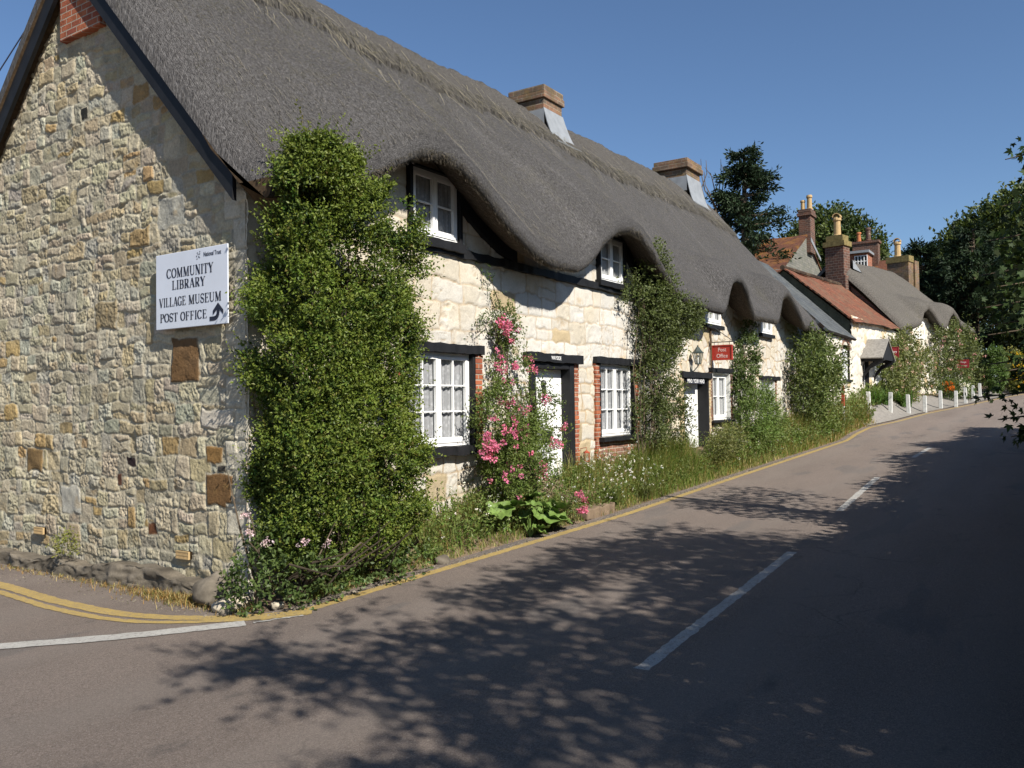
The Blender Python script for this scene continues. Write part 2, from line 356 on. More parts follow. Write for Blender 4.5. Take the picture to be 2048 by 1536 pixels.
# ------------------------------------------------------------------ ground & road
def road_h(X, Y=0):
    X = np.minimum(X, 70)
    return .033 * np.maximum(X, 0) + .02 * np.maximum(np.asarray(X) - 22, 0)
EDGE_X = [-60, -.6, .0, 1.8, 3.2, 6.5, 11, 17, 20.5, 22.3, 24.5, 27.1, 30.2, 34.1, 37.4, 41, 45.8, 52, 60, 75, 95, 140]
EDGE_Y = [-.6, -.6, -.72, -.80, -.87, -1.02, -1.0, -1.02, -1.04, -1.04, -.86, -.80, -1.3, -1.68, -2.28, -2.96, -3.72, -5.0, -7.1, -12, -20, -45]
def edge(X): return np.interp(X, EDGE_X, EDGE_Y)
def bank(X): return np.interp(X, [-1, 0.2, 1.5, 3.5, 6, 12, 20, 27, 31, 50], [0, .02, .22, .5, .58, .55, .55, .7, .8, .5])
def ground_h(X, Y):
    X = np.asarray(X, float); Y = np.asarray(Y, float)
    e = edge(X); t = sstep(0, 1, (Y - e - .18) / (np.maximum(-.05 - e, .3)))
    front = bank(X) * t * sstep(-.4, .3, X)
    right = 1.0 * sstep(-7.2, -8.6, Y) * sstep(-2, 1, X) * sstep(60, 30, X)
    return road_h(X) + front + right
xs = np.concatenate([np.linspace(-400, -12, 14), np.arange(-11, 30, .25), np.arange(30, 70, .8), np.linspace(72, 500, 22)])
ys = np.concatenate([np.linspace(-400, -14, 14), np.arange(-13, -1.6, .6), np.arange(-1.55, 1.2, .11), np.arange(1.5, 14, .8), np.linspace(15, 500, 22)])
GX, GY = np.meshgrid(xs, ys, indexing='ij')
GZ = ground_h(GX, GY) + .012 * fbm(GX * 3, GY * 3, 0, 3) * sstep(0, .4, GY - edge(GX))
def grid_faces(nx, ny):
    i = np.arange(nx - 1)[:, None] * ny + np.arange(ny - 1)[None]; i = i.ravel()
    return np.stack([i, i + ny, i + ny + 1, i + 1], 1)
g = npmesh('ground', np.stack([GX, GY, GZ - .012], -1).reshape(-1, 3), grid_faces(len(xs), len(ys)), M['soil'], smooth=True); tag(g, kind='structure')
# asphalt: street strip + junction sheet, one mesh, cut back from the plot corner
rx = np.concatenate([np.linspace(-60, -6, 30), np.arange(-5.8, 30, .2), np.arange(30, 140, 1.)])
tt = np.linspace(0, 1, 26)
RY = -7.4 - .35 * np.maximum(rx - 30, 0) ** 1.05 * .22
RX = np.repeat(rx[:, None], len(tt), 1)
# street strip
S = np.stack([RX, (RY[:, None] + (edge(rx) + .17 - RY)[:, None] * tt[None]), np.zeros_like(RX)], -1)
S[..., 2] = road_h(S[..., 0]) + .004
JX = np.linspace(-60, -.18, 120); JY = np.linspace(-.45, 60, 60)
J = np.stack([*np.meshgrid(JX, JY, indexing='ij'), np.full((120, 60), .003)], -1)
V = np.concatenate([S.reshape(-1, 3), J.reshape(-1, 3)]); F = np.concatenate([grid_faces(len(rx), len(tt)), grid_faces(120, 60) + S.shape[0] * S.shape[1]])
road = npmesh('road', V, F, M['asphalt'], smooth=True); tag(road, kind='structure')

def ribbon(name, pts, w, mat, parent, lift=.006, sub=16, jit=.009):
    """painted line: a strip following a polyline on the road surface"""
    P = np.array(pts, float); d = np.r_[0, np.cumsum(np.hypot(*np.diff(P, axis=0).T))]
    n = max(int(d[-1] * sub), 4); s = np.linspace(0, d[-1], n)
    X = np.interp(s, d, P[:, 0]); Y = np.interp(s, d, P[:, 1])
    k = np.ones(9) / 9
    if n > 30:
        X[4:-4] = np.convolve(X, k, 'valid'); Y[4:-4] = np.convolve(Y, k, 'valid')
    tx, ty = np.gradient(X), np.gradient(Y); l = np.hypot(tx, ty); nx, ny = -ty / l, tx / l
    a = w / 2 + jit * RNG.uniform(-1, 1, n); b = w / 2 + jit * RNG.uniform(-1, 1, n)
    A = np.stack([X + nx * a, Y + ny * a], 1); B = np.stack([X - nx * b, Y - ny * b], 1)
    vv = np.zeros((2 * n, 3)); vv[0::2, :2] = A; vv[1::2, :2] = B; vv[:, 2] = road_h(vv[:, 0]) + lift
    i = np.arange(n - 1) * 2
    return npmesh(name, vv, np.stack([i, i + 2, i + 3, i + 1], 1), mat, parent)
ex = np.concatenate([np.arange(.0, 60, .6)])
ribbon('yellow_line', [(-.42, -.66), (-.2, -.74)] + [(x, edge(x) - .07 + (0.0 if x > .5 else 0)) for x in ex], .14, M['yline'], road)
c1 = [(-.85, 12), (-.85, 6), (-.87, 3.22), (-1.0, 1.81), (-1.0, .9), (-.93, .4), (-.7, -.14), (-.42, -.53), (-.05, -.79)]
c2 = [(-1.02, 12), (-1.02, 6), (-1.08, 2.79), (-1.2, 1.54), (-1.18, .68), (-1.04, .1), (-.64, -.44), (-.4, -.68), (-.08, -.88)]
ribbon('yellow_line', c1, .16, M['yline'], road, .007); ribbon('yellow_line', c2, .1, M['yline'], road, .008)
ribbon('yellow_line', [(-.16, -.72), (.02, -.9)], .2, M['yline'], road, .0095, 30, .03)
ribbon('white_line', [(-5.5, 3.3), (-3.2, 1.34), (-2.17, .49), (-1.44, -.14), (-.6, -.69)], .2, M['wline'], road, .0105)
ribbon('white_line', [(-.55, -.74), (-.12, -.93)], .035, M['wline'], road, .0115, 30, .016)
for a, b in (((.02, -4.36), (4.66, -4.2)), ((8.03, -4.0), (12.63, -3.72)), ((17, -3.75), (20, -3.75))):
    ribbon('white_dash', [a, b], .115, M['wline'], road, .006)
px_ = np.arange(27.5, 62, .5); pq = np.linspace(.2, 1.9, 8); PX, PQ = np.meshgrid(px_, pq, indexing='ij'); PY = edge(PX) + PQ
tag(npmesh('pavement', np.stack([PX, PY, ground_h(PX, PY) + .03], -1).reshape(-1, 3), grid_faces(len(px_), len(pq)), M['pave'], smooth=True), kind='structure')

# ------------------------------------------------------------------ stone layouts
def coursed(u, v, hmin, hmax, wmin, wmax, seed, warp=(.035, .012), splitp=.25):
    """irregular coursed rubble: returns stone id, distance to the joint, stone random values"""
    r = np.random.default_rng(seed)
    wu = u + warp[0] * fbm(u * 1.7, v * 1.7, 0, seed, 3) + warp[1] * vnoise(u * 9, v * 9, 0, seed + 5)
    wv = v + warp[0] * 1.3 * fbm(u * 1.3, v * 1.3, 7, seed + 1, 3) + warp[1] * vnoise(u * 8, v * 8, 3, seed + 6)
    lo, hi = wv.min() - .1, wv.max() + .1
    ed = [lo]
    while ed[-1] < hi: ed.append(ed[-1] + r.uniform(hmin, hmax))
    ed = np.array(ed); row = np.clip(np.searchsorted(ed, wv) - 1, 0, len(ed) - 2)
    ID = np.zeros(u.shape, int); D = np.full(u.shape, 9.); n = 0
    for k in range(len(ed) - 1):
        m = row == k
        if not m.any(): continue
        h = ed[k + 1] - ed[k]; uu, vv = wu[m], wv[m] - ed[k]
        ce = [wu.min() - .2]
        while ce[-1] < wu.max() + .2: ce.append(ce[-1] + r.uniform(wmin, wmax) * (.75 + .5 * h / hmax))
        ce = np.array(ce); c = np.clip(np.searchsorted(ce, uu) - 1, 0, len(ce) - 2)
        du = np.minimum(uu - ce[c], ce[c + 1] - uu)
        sp = r.random(len(ce)); sy = r.uniform(.35, .65, len(ce)) * h
        split = (sp[c] < splitp) & (h > (hmin + hmax) * .45)
        up = split & (vv > sy[c])
        b0 = np.where(up, sy[c], 0); b1 = np.where(split & ~up, sy[c], h)
        dv = np.minimum(vv - b0, b1 - vv)
        q = .03
        d = np.where((du < q) & (dv < q), q - np.hypot(q - du, q - dv), np.minimum(du, dv))
        D[m] = d; ID[m] = n + c * 2 + up; n += 2 * len(ce)
    return ID, D
def polygonal(u, v, size, seed):
    """crazy paved stones: jittered cells, distance to the cell border"""
    wu = u + .03 * fbm(u * 3, v * 3, 0, seed, 2); wv = v + .03 * fbm(u * 3, v * 3, 5, seed + 2, 2)
    gx, gy = wu / size, wv / (size * .85); ix, iy = np.floor(gx), np.floor(gy)
    best = np.full(u.shape, 9.); sec = np.full(u.shape, 9.); ID = np.zeros(u.shape, int)
    for dx in (-1, 0, 1):
        for dy in (-1, 0, 1):
            cx, cy = ix + dx, iy + dy
            jx = cx + .5 + .42 * (_hash(cx, cy, cx * 0, seed) * 2 - 1); jy = cy + .5 + .42 * (_hash(cx, cy, cx * 0 + 1, seed) * 2 - 1)
            d = np.hypot(gx - jx, gy - jy); new = d < best
            sec = np.where(new, best, np.minimum(sec, d)); best = np.where(new, d, best)
            ID = np.where(new, (cx * 131 + cy * 7919).astype(int), ID)
    return ID % 100003, (sec - best) * size * .5
def pick(ID, palette, weights, seed):
    r = np.random.default_rng(seed); n = ID.max() + 1
    base = np.array(palette)[r.choice(len(palette), n, p=np.array(weights) / sum(weights))]
    base = base * r.uniform(.82, 1.18, (n, 1)) * r.uniform(.96, 1.04, (n, 3)); return base[ID], r

def wallmesh(name, mat, parent, P0, du, dn, U, Vv, hgt, col, keep):
    """height field wall: P0 + u*du + v*Z + h*dn"""
    nu, nv = U.shape
    P = np.array(P0)[None, None] + U[..., None] * np.array(du) + Vv[..., None] * np.array((0, 0, 1.)) + hgt[..., None] * np.array(dn)
    f = grid_faces(nu, nv); k = keep.ravel(); f = f[k[f].all(1)]
    used = np.unique(f); re = np.zeros(nu * nv, int); re[used] = np.arange(len(used))
    return npmesh(name, P.reshape(-1, 3)[used], re[f], mat, parent, col.reshape(-1, 3)[used], True)

# ------------------------------------------------------------------ the long thatched cottage row
ZE_X = [-.5, .3, 1.0, 1.6, 2.0, 2.5, 2.9, 3.4, 4.0, 4.6, 5.2, 5.9, 6.3, 6.8, 7.3, 7.8, 8.3, 8.8, 9.3, 9.8, 10.5, 12.5, 12.68, 12.82, 13.0, 13.35, 13.75, 14.1, 14.4, 14.75, 16.6, 16.78, 16.93, 17.15, 17.55, 17.95, 18.35, 18.8, 19.4, 21.5]
ZE_Z = [4.0, 4.12, 4.38, 4.72, 4.94, 5.03, 4.98, 4.74, 4.38, 4.12, 4.02, 4.04, 4.22, 4.62, 4.88, 4.99, 4.96, 4.72, 4.36, 4.08, 3.95, 3.92, 4.02, 4.40, 4.64, 4.74, 4.71, 4.52, 4.24, 3.98, 4.0, 4.12, 4.46, 4.7, 4.82, 4.78, 4.6, 4.32, 4.06, 4.03]
_zx = np.linspace(-.5, 21.5, 441); _zz = np.interp(_zx, ZE_X, ZE_Z)
_k = np.exp(-np.linspace(-1.6, 1.6, 7) ** 2); _zz[3:-3] = np.convolve(_zz, _k / _k.sum(), 'valid')
def ze(X): return np.interp(X, _zx, _zz)
RIDGE_Y, SL = 3.1, 1.19
def verge_z(Y): return 4.12 + 1.07 * (RIDGE_Y - np.abs(np.asarray(Y) - RIDGE_Y))
def thatch_top(X, Y):
    X = np.asarray(X, float); Y = np.asarray(Y, float)
    yf = RIDGE_Y - np.abs(Y - RIDGE_Y) * np.where(Y > RIDGE_Y, .93, 1)
    z = 4.30 + SL * (yf + .62)
    z = z - .16 * np.exp(-((Y - RIDGE_Y) / .35) ** 2)
    w = 1 - sstep(-.62, 2.3, Y)
    w2 = 1 - sstep(-.5, .75, Y)
    wm = np.where(X > 12, w2, w)
    z = z + (ze(X) - 4.03) * np.where(Y < RIDGE_Y, wm, 0)
    z = z + .10 * fbm(X * .35, Y * .5, 1, 4, 3) + .05 * fbm(X * 1.3, Y * 1.2, 3, 8, 3) + .020 * fbm(X * 6, Y * 6, 0, 9, 3) + .02 * fbm(X * 3, Y * .8, 2, 10, 3)
    z = z + .12 * sstep(9, 16, X) * sstep(0, 3, Y)
    # rolled verges
    vt = np.maximum(verge_z(Y) + .27, 4.24)
    a = np.clip((.55 - X) / .75, 0, 1); z = np.where(X < .55, z - np.maximum(z - vt, 0) * (1 - np.sqrt(1 - a ** 2)), z)
    b = np.clip((X - 20.75) / .5, 0, 1); z = z - .45 * (1 - np.sqrt(1 - b ** 2))
    return z

cottage = empty('thatched_cottage', (0, 0, 0), 'long low cottage row with deep grey thatch, limewashed stone front and rubble stone gable', 'cottage')

# gable wall (faces -X); u runs along +Y
def build_gable():
    u, v = np.meshgrid(np.arange(-.03, 6.35, .0118), np.arange(-.25, 7.6, .0118), indexing='ij')
    ID, D = coursed(u, v, .12, .27, .10, .33, 21, (.06, .026), .45)
    pal = [(.415, .37, .275), (.40, .35, .255), (.38, .315, .205), (.35, .25, .125), (.37, .35, .29), (.44, .40, .315), (.335, .30, .23)]
    c, r = pick(ID, pal, [30, 28, 13, 4, 12, 9, 6], 31)
    n = ID.max() + 1
    ph = r.uniform(.004, .019, n); rough = r.uniform(.3, 1.15, n); tx = 0; tz = r.uniform(-.04, .04, n)
    # quoins at the street corner and a few distinctive stones
    q = u < np.where(np.floor(v / .33) % 2 == 0, .34, .2)
    qv = np.minimum(np.abs(v % .33), .33 - v % .33)
    special = [(.77, 1.25, 2.26, 2.78, (.155, .09, .042), .4), (.25, .66, .95, 1.30, (.16, .09, .04), .4), (.38, .66, 1.4, 1.58, (.25, .145, .055), .3),
               (4.0, 4.36, 1.2, 1.5, (.19, .125, .06), .3), (1.95, 2.12, 1.33, 1.46, (.03, .02, .022), .3), (.33, .47, 1.31, 1.41, (.045, .04, .036), .3),
               (2.92, 3.08, 5.55, 5.72, (.03, .03, .028), .5), (2.2, 2.34, 1.1, 1.25, (.10, .045, .03), .4), (1.55, 1.72, .56, .70, (.13, .055, .028), .4),
               (3.1, 3.55, .7, 1.05, (.45, .43, .38), .2), (1.0, 1.5, 4.0, 4.35, (.36, .35, .31), .3), (2.3, 2.75, 2.95, 3.3, (.27, .22, .14), .9), (.2, .75, 1.78, 1.98, (.55, .50, .43), .25)]
    sm = np.ones(u.shape)
    for y0, y1, z0, z1, cc, s in special:
        wu = u + .03 * vnoise(u * 9, v * 9, 2, 77); wv = v + .03 * vnoise(u * 8, v * 8, 4, 78)
        m = (wu > y0) & (wu < y1) & (wv > z0) & (wv < z1); ID = np.where(m, int(y0 * 7) + 3, ID)
        d = np.minimum(np.minimum(wu - y0, y1 - wu), np.minimum(wv - z0, z1 - wv))
        D = np.where(m, d, np.where((d > -.03), np.minimum(D, -d), D)); c = np.where(m[..., None], np.array(cc), c); sm = np.where(m, s, sm)
    D = np.where(q, np.minimum(qv, np.abs(np.where(np.floor(v / .33) % 2 == 0, .34, .2) - u)), D)
    c = np.where(q[..., None], np.array((.47, .435, .36)) * (1 + .1 * _hash(np.floor(v / .33), u * 0, u * 0, 5))[..., None], c)
    D = D + .010 * fbm(u * 16, v * 16, 0, 63, 3); prof = sstep(.001, .022, D)
    rg = np.where(q, .25, rough[ID] * sm)
    ctr = fbm(u * 5, v * 5, ID * 3.1, 41, 2)
    big = fbm(u * 13, v * 13, ID * 1.7, 43, 4, .62); pit = np.abs(fbm(u * 32, v * 26, ID * 2.3, 47, 3, .6))
    h = prof * (ph[ID] + .018 * ctr + rg * (.017 * big - .022 * pit + .009 * vnoise(u * 55, v * 48, ID * 1.3, 49))) + (1 - prof) * .008 * fbm(u * 20, v * 20, 0, 3, 2)
    h += .03 * fbm(u * .5, v * .5, 0, 61, 2)
    mort = np.array((.385, .35, .275)) * (1 + .15 * fbm(u * 6, v * 6, 0, 5, 3))[..., None]
    jm = (1 - sstep(.002, .016, D + .006 * fbm(u * 25, v * 25, 0, 9, 2)))[..., None]
    c = c * (1 + .22 * fbm(u * 11, v * 11, ID * .7, 51, 4)[..., None])
    och = sstep(.3, .65, fbm(u * 6, v * 6, ID * 1.1, 53, 4))[..., None] * .8
    c = c * (1 - .45 * och) + np.array((.36, .235, .09)) * .45 * och
    c = c * (1 - jm) + mort * jm
    gr = sstep(.15, .6, fbm(u * .9, v * .9, 2, 57, 4))[..., None] * .35
    c = c * (1 - gr) + np.array((.30, .295, .26)) * gr
    base = (1 - sstep(.2, .7, v + .2 * fbm(u * 2, v * 2, 0, 8, 3)))[..., None] * .3
    c = c * (1 - base) + np.array((.27, .245, .2)) * base
    keep = v < verge_z(u) + .12
    wallmesh('gable_wall', M['rubble'], cottage, (0, 0, 0), (0, 1, 0), (-1, 0, 0), u, v, h, np.clip(c * np.array((.95, .945, .90)), .01, .9), keep)
build_gable()

# openings: x0, x1, z0, z1
OPEN = {'w1': (2.47, 3.87, 1.43, 2.70), 'w2': (7.73, 9.08, 1.39, 2.70), 'w3': (13.36, 14.5, 1.56, 2.66), 'w4': (17.0, 18.2, 1.52, 2.55),
        'u1': (2.58, 3.57, 4.2, 5.09), 'u2': (7.76, 8.74, 4.2, 5.02), 'u3': (12.84, 13.88, 3.80, 4.66), 'u4': (17.0, 18.0, 3.84, 4.72),
        'd1': (5.45, 6.68, .6, 2.66), 'd2': (11.6, 13.06, .8, 2.53)}
def build_front():
    u, v = np.meshgrid(np.arange(-.02, 20.85, .0175), np.arange(-.1, 5.5, .0175), indexing='ij')
    I1, D1 = coursed(u, v, .26, .42, .28, .62, 5, (.06, .025), .2)
    I2, D2 = coursed(u, v, .18, .34, .16, .42, 6, (.06, .025), .3)
    I3, D3 = polygonal(u, v, .34, 7)
    low = (v < 2.35 + .25 * vnoise(u * .8, v * 0, 0, 3)) & (u < 10.5); far = u > 10.3 + .5 * vnoise(v, v * 0, 0, 4)
    ID = np.where(far, I3 + 200000, np.where(low, I2 + 100000, I1)); D = np.where(far, D3, np.where(low, D2, D1))
    hs = lambda k: _hash(ID, ID * 0, ID * 0, k)
    prof = sstep(0, .03, D)
    ph = .003 + .007 * hs(1); rg = .15 + .85 * hs(2) ** 2
    rg = np.where(far, rg * .8 + .2, rg * np.where(low, .9, .7 + .5 * sstep(5, 8, u)))
    chip = np.clip(fbm(u * 4.5, v * 4.5, ID * .31, 12, 4, .6) - .16, 0, 1)
    h = prof * (ph + .006 * fbm(u * 4, v * 4, ID * 1.3, 11, 2) + rg * (.016 * fbm(u * 9, v * 9, ID * .7, 13, 4, .6) - .13 * chip)) - np.where(low | far, .008, .004) * (1 - prof)
    h += .035 * fbm(u * .35, v * .5, 0, 15, 2)
    white = np.array((.51, .49, .445)); cream = np.array((.485, .425, .32)); och = np.array((.42, .29, .14))
    st = fbm(u * .55, v * .55, 0, 21, 4)
    a = sstep(-.05, .55, st + .5 * (hs(5) - .5) + .25 * sstep(2.6, 3.9, v) * (u < 11))[..., None] * .8
    c = white * (1 - a) + cream * a
    c = c * (.93 + .14 * hs(6))[..., None]
    b = sstep(.28, .62, fbm(u * 2.4, v * 3.2, 4, 23, 5, .6))[..., None] * .55
    c = c * (1 - b) + och * b
    fis = np.abs(fbm(u * 2.6 + .3 * fbm(u * 6, v * 6, 0, 33, 2), v * 3.4, 2, 35, 5, .6)); fm = (1 - sstep(.0, .035, fis)) * sstep(-.1, .35, fbm(u * .9, v * .9, 5, 37, 3))
    h -= .009 * fm
    c = c * (1 - .6 * fm[..., None]) + np.array((.30, .235, .155)) * .6 * fm[..., None]
    gr = sstep(.1, .6, fbm(u * 1.4, v * 1.4, 9, 39, 5, .62))[..., None] * .35
    c = c * (1 - gr) + np.array((.42, .385, .32)) * gr
    drip = sstep(.35, .7, fbm(u * 5, v * .7, 1, 25, 4))[..., None] * .3
    c = c * (1 - drip) + np.array((.46, .34, .19)) * drip
    jn = (1 - sstep(.004, .021, D + .010 * fbm(u * 9, v * 9, 0, 27, 3)))[..., None]
    jcol = np.array((.34, .25, .15)) * (1 + .3 * fbm(u * 4, v * 4, 0, 29, 3))[..., None]
    jstr = np.where(far | low, .95, .6)[..., None]
    c = c * (1 - jn * jstr) + jcol * jn * jstr
    chc = sstep(.08, .3, chip)[..., None] * .5 * np.where(hs(7) > .5, 1, 0)[..., None]
    c = c * (1 - chc) + np.array((.38, .28, .17)) * chc
    bare = (hs(9) > .97)[..., None]
    c = np.where(bare, np.array((.40, .32, .2)) * (.8 + .4 * hs(3))[..., None], c)
    moss = (1 - sstep(.2, 1.0, v - road_h(u) - bank(u) * .6 + .25 * fbm(u * 2, v * 2, 0, 31, 3)))[..., None] * .35
    c = c * (1 - moss) + np.array((.36, .32, .23)) * moss
    keep = v < ze(u) + .5
    for x0, x1, z0, z1 in OPEN.values(): keep &= ~((u > x0) & (u < x1) & (v > z0) & (v < z1))
    wallmesh('front_wall', M['lime'], cottage, (0, 0, 0), (1, 0, 0), (0, -1, 0), u, v, h, np.clip(c, .02, .85), keep)
build_front()
MB().box(20.8, 20.84, .0, 6.2, .3, 4.2).prism([(20.8, .02, 4.2), (20.8, 6.2, 4.2), (20.8, 3.1, 7.5)], (.04, 0, 0)).build('end_wall', M['grey_stone'], cottage)
MB().box(.0, 20.8, 6.2, 6.24, -.2, 4.3).build('rear_wall', M['grey_stone'], cottage)

# thatch: one skin from the eave underside over the lip to the ridge and down behind
def build_thatch():
    X = np.concatenate([np.linspace(-.2, .55, 22), np.arange(.6, 20.7, .055), np.linspace(20.72, 21.25, 16)])
    ytop = np.concatenate([np.linspace(-.62, .6, 26)[1:], np.linspace(.65, 2.4, 40), np.linspace(2.45, 3.75, 34), np.linspace(3.8, 6.82, 30)])
    n = len(X); zeX = ze(X); rows = []; uvs = []; cs = []
    lipn = lambda k: .02 * fbm(X * 6, X * 0 + k, 0, 71, 3)
    end = 1 - sstep(.0, .6, X) + sstep(20.8, 21.25, X)
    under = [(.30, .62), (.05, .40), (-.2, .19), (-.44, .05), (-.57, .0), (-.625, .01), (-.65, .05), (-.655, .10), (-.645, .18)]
    s = -1.1
    for k, (y, dz) in enumerate(under):
        yy = y + lipn(k) * (k > 2) + .06 * fbm(X * .8, X * 0, 0, 72, 2) * (k > 3)
        z = zeX + dz + lipn(k + 20) * .8
        rows.append(np.stack([X, yy, z], 1)); uvs.append(np.stack([X, np.full(n, s)], 1)); s += .12
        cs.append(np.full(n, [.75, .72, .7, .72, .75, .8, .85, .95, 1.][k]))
    s = 0; py = -.62
    for y in ytop:
        yy = np.full(n, y); z = thatch_top(X, yy)
        s += abs(y - py) * math.hypot(1, SL); py = y
        rows.append(np.stack([X, yy, z], 1)); uvs.append(np.stack([X, np.full(n, s)], 1))
        seam = np.zeros(n)
        for sx, ww in ((3.75, .2), (6.0, .13), (6.6, .05), (9.3, .16), (15.0, .1)):
            px = sx + .22 * (2.2 - y) + .08 * math.sin(y * 3 + sx); seam = np.maximum(seam, np.exp(-((X - px) / ww) ** 2))
        cs.append(1 + .24 * seam * (y < 2.6))
    G = np.stack(rows, 1); UV = np.stack(uvs, 1); Cc = np.repeat(np.stack(cs, 1)[..., None], 3, 2)
    nl = len(under)
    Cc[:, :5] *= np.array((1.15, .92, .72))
    fs = grid_faces(n, G.shape[1])
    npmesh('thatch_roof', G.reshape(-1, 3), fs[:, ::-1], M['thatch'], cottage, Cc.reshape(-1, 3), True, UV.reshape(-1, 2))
    # the cut end of the eave at the gable corner, and closing strips at both verges
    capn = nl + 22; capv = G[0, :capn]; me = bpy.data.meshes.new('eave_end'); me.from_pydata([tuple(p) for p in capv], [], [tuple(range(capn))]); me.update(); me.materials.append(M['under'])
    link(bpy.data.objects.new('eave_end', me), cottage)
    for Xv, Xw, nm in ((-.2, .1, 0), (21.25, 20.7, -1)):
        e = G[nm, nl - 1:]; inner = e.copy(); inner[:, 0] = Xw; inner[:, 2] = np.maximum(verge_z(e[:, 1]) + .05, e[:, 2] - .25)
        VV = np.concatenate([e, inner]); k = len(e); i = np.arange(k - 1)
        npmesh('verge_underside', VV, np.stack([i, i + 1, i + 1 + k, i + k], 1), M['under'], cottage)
build_thatch()
def build_ridge():
    X = np.arange(.75, 21.15, .05); Y = np.concatenate([[0], np.linspace(.0, 1, 30), [1]])
    n = len(X); lo = 2.12 + .10 * fbm(X * 1.2, X * 0, 0, 81, 3) + .07 * fbm(X * 9, X * 0, 0, 83, 2) - .25 * sstep(9, 13, X) + .0
    hi = 4.05 + .1 * fbm(X * 2, X * 0, 5, 81, 3)
    rows, uvs = [], []
    for k, t in enumerate(Y):
        y = lo + (hi - lo) * t; off = -.03 if k in (0, len(Y) - 1) else .11 - .03 * abs(t - .5) * 2
        z = thatch_top(X, y) + off + .03 * fbm(X * 3, y * 3, 0, 85, 3)
        rows.append(np.stack([X, y, z], 1)); uvs.append(np.stack([X, np.full(n, t * 2.6)], 1))
    G = np.stack(rows, 1); UV = np.stack(uvs, 1)
    npmesh('ridge_thatch', G.reshape(-1, 3), grid_faces(n, len(Y))[:, ::-1], M['ridge'], cottage, np.ones((G.shape[0] * G.shape[1], 3)), True, UV.reshape(-1, 2))
build_ridge()
def strands(name, n, gen, mat, parent, col):
    """thin straw blades lying on the roof"""
    p, d, L, w = gen(n); d = d / np.linalg.norm(d, axis=1)[:, None]
    nr = np.array((0, -SL, 1.)) / math.hypot(1, SL); s = np.cross(d, nr); s /= np.linalg.norm(s, axis=1)[:, None]
    lift = RNG.uniform(0, 1, (n, 1))
    a = p + nr * .004; b = p + d * L[:, None] * .55 + nr * (.012 + .03 * lift ** 3); c = p + d * L[:, None] + nr * (.006 + .06 * lift ** 4)
    w = w[:, None]
    V = np.stack([a - s * w, a + s * w, b - s * w * .9, b + s * w * .9, c - s * w * .3, c + s * w * .3], 1).reshape(-1, 3)
    i = np.arange(n)[:, None] * 6
    F = np.concatenate([i + np.array([[0, 1, 3, 2]]), i + np.array([[2, 3, 5, 4]])])
    return npmesh(name, V, F, mat, parent, np.repeat(col, 6, 0))
def straw_gen(n):
    X = RNG.uniform(-.05, 21.1, n); X = np.where(RNG.random(n) < .45, RNG.uniform(-.05, 7, n), X); y = RNG.uniform(-.64, 3.1, n)
    d = np.stack([RNG.normal(0, .22, n), -np.ones(n), -np.full(n, SL)], 1)
    p = np.stack([X, y, thatch_top(X, y) + .004], 1); return p, d, RNG.uniform(.03, .09, n), RNG.uniform(.001, .0022, n)
nst = 32000
gcol = np.array((.135, .123, .112)) * RNG.uniform(.45, 1.55, (nst, 1)) * RNG.uniform(.93, 1.07, (nst, 3))
strands('loose_straw', nst, straw_gen, M['grass'], cottage, gcol)['kind'] = 'stuff'
def long_gen(n):
    X = RNG.uniform(.0, 21.1, n); y = RNG.uniform(-.6, 3.0, n)
    d = np.stack([RNG.normal(0, .3, n), -np.ones(n), -np.full(n, SL)], 1)
    p = np.stack([X, y, thatch_top(X, y) + .006], 1); return p, d, RNG.uniform(.06, .2, n), RNG.uniform(.0015, .003, n)
strands('pale_straw', 9000, long_gen, M['grass'], cottage, np.array((.235, .21, .17)) * RNG.uniform(.6, 1.3, (9000, 1)))['kind'] = 'stuff'
def eave_gen(n):
    X = RNG.uniform(-.1, 21.2, n); k = RNG.random(n); y = -.56 - .09 * k; z = ze(X) + .0 + .1 * k ** 2
    d = np.stack([RNG.normal(0, .25, n), -.35 - .2 * k, -np.ones(n) + .4 * k], 1)
    return np.stack([X, y, z + .01], 1), d, RNG.uniform(.02, .075, n), RNG.uniform(.0015, .0035, n)
strands('eave_fringe', 12000, eave_gen, M['grass'], cottage, np.array((.14, .118, .09)) * RNG.uniform(.4, 1.5, (12000, 1)))['kind'] = 'stuff'
def wisp_gen(n):
    X = RNG.uniform(1, 20.5, n); y = np.clip(RNG.normal(2.2, .32, n), .6, 3.0)
    d = np.stack([RNG.normal(.1, .55, n), -np.ones(n), -np.full(n, SL)], 1)
    p = np.stack([X, y, thatch_top(X, y) + .12], 1); return p, d, RNG.uniform(.15, .6, n), RNG.uniform(.004, .008, n)
nw = 340
strands('ridge_wisps', nw, wisp_gen, M['grass'], cottage, np.array((.30, .265, .19)) * RNG.uniform(.6, 1.3, (nw, 1)))['kind'] = 'stuff'
# short fringe hanging from the lower edge of the ridge roll
def fringe_gen(n):
    X = RNG.uniform(.8, 21, n); lo = 2.12 + .10 * fbm(X * 1.2, X * 0, 0, 81, 3) + .07 * fbm(X * 9, X * 0, 0, 83, 2) - .25 * sstep(9, 13, X)
    y = lo + RNG.uniform(-.02, .3, n)
    d = np.stack([RNG.normal(0, .35, n), -np.ones(n), -np.full(n, SL) + RNG.normal(0, .25, n)], 1)
    p = np.stack([X, y, thatch_top(X, y) + .1], 1); return p, d, RNG.uniform(.06, .22, n), RNG.uniform(.002, .005, n)
nf_ = 5200
strands('ridge_fringe', nf_, fringe_gen, M['grass'], cottage, np.array((.175, .158, .125)) * RNG.uniform(.35, 1.5, (nf_, 1)))['kind'] = 'stuff'

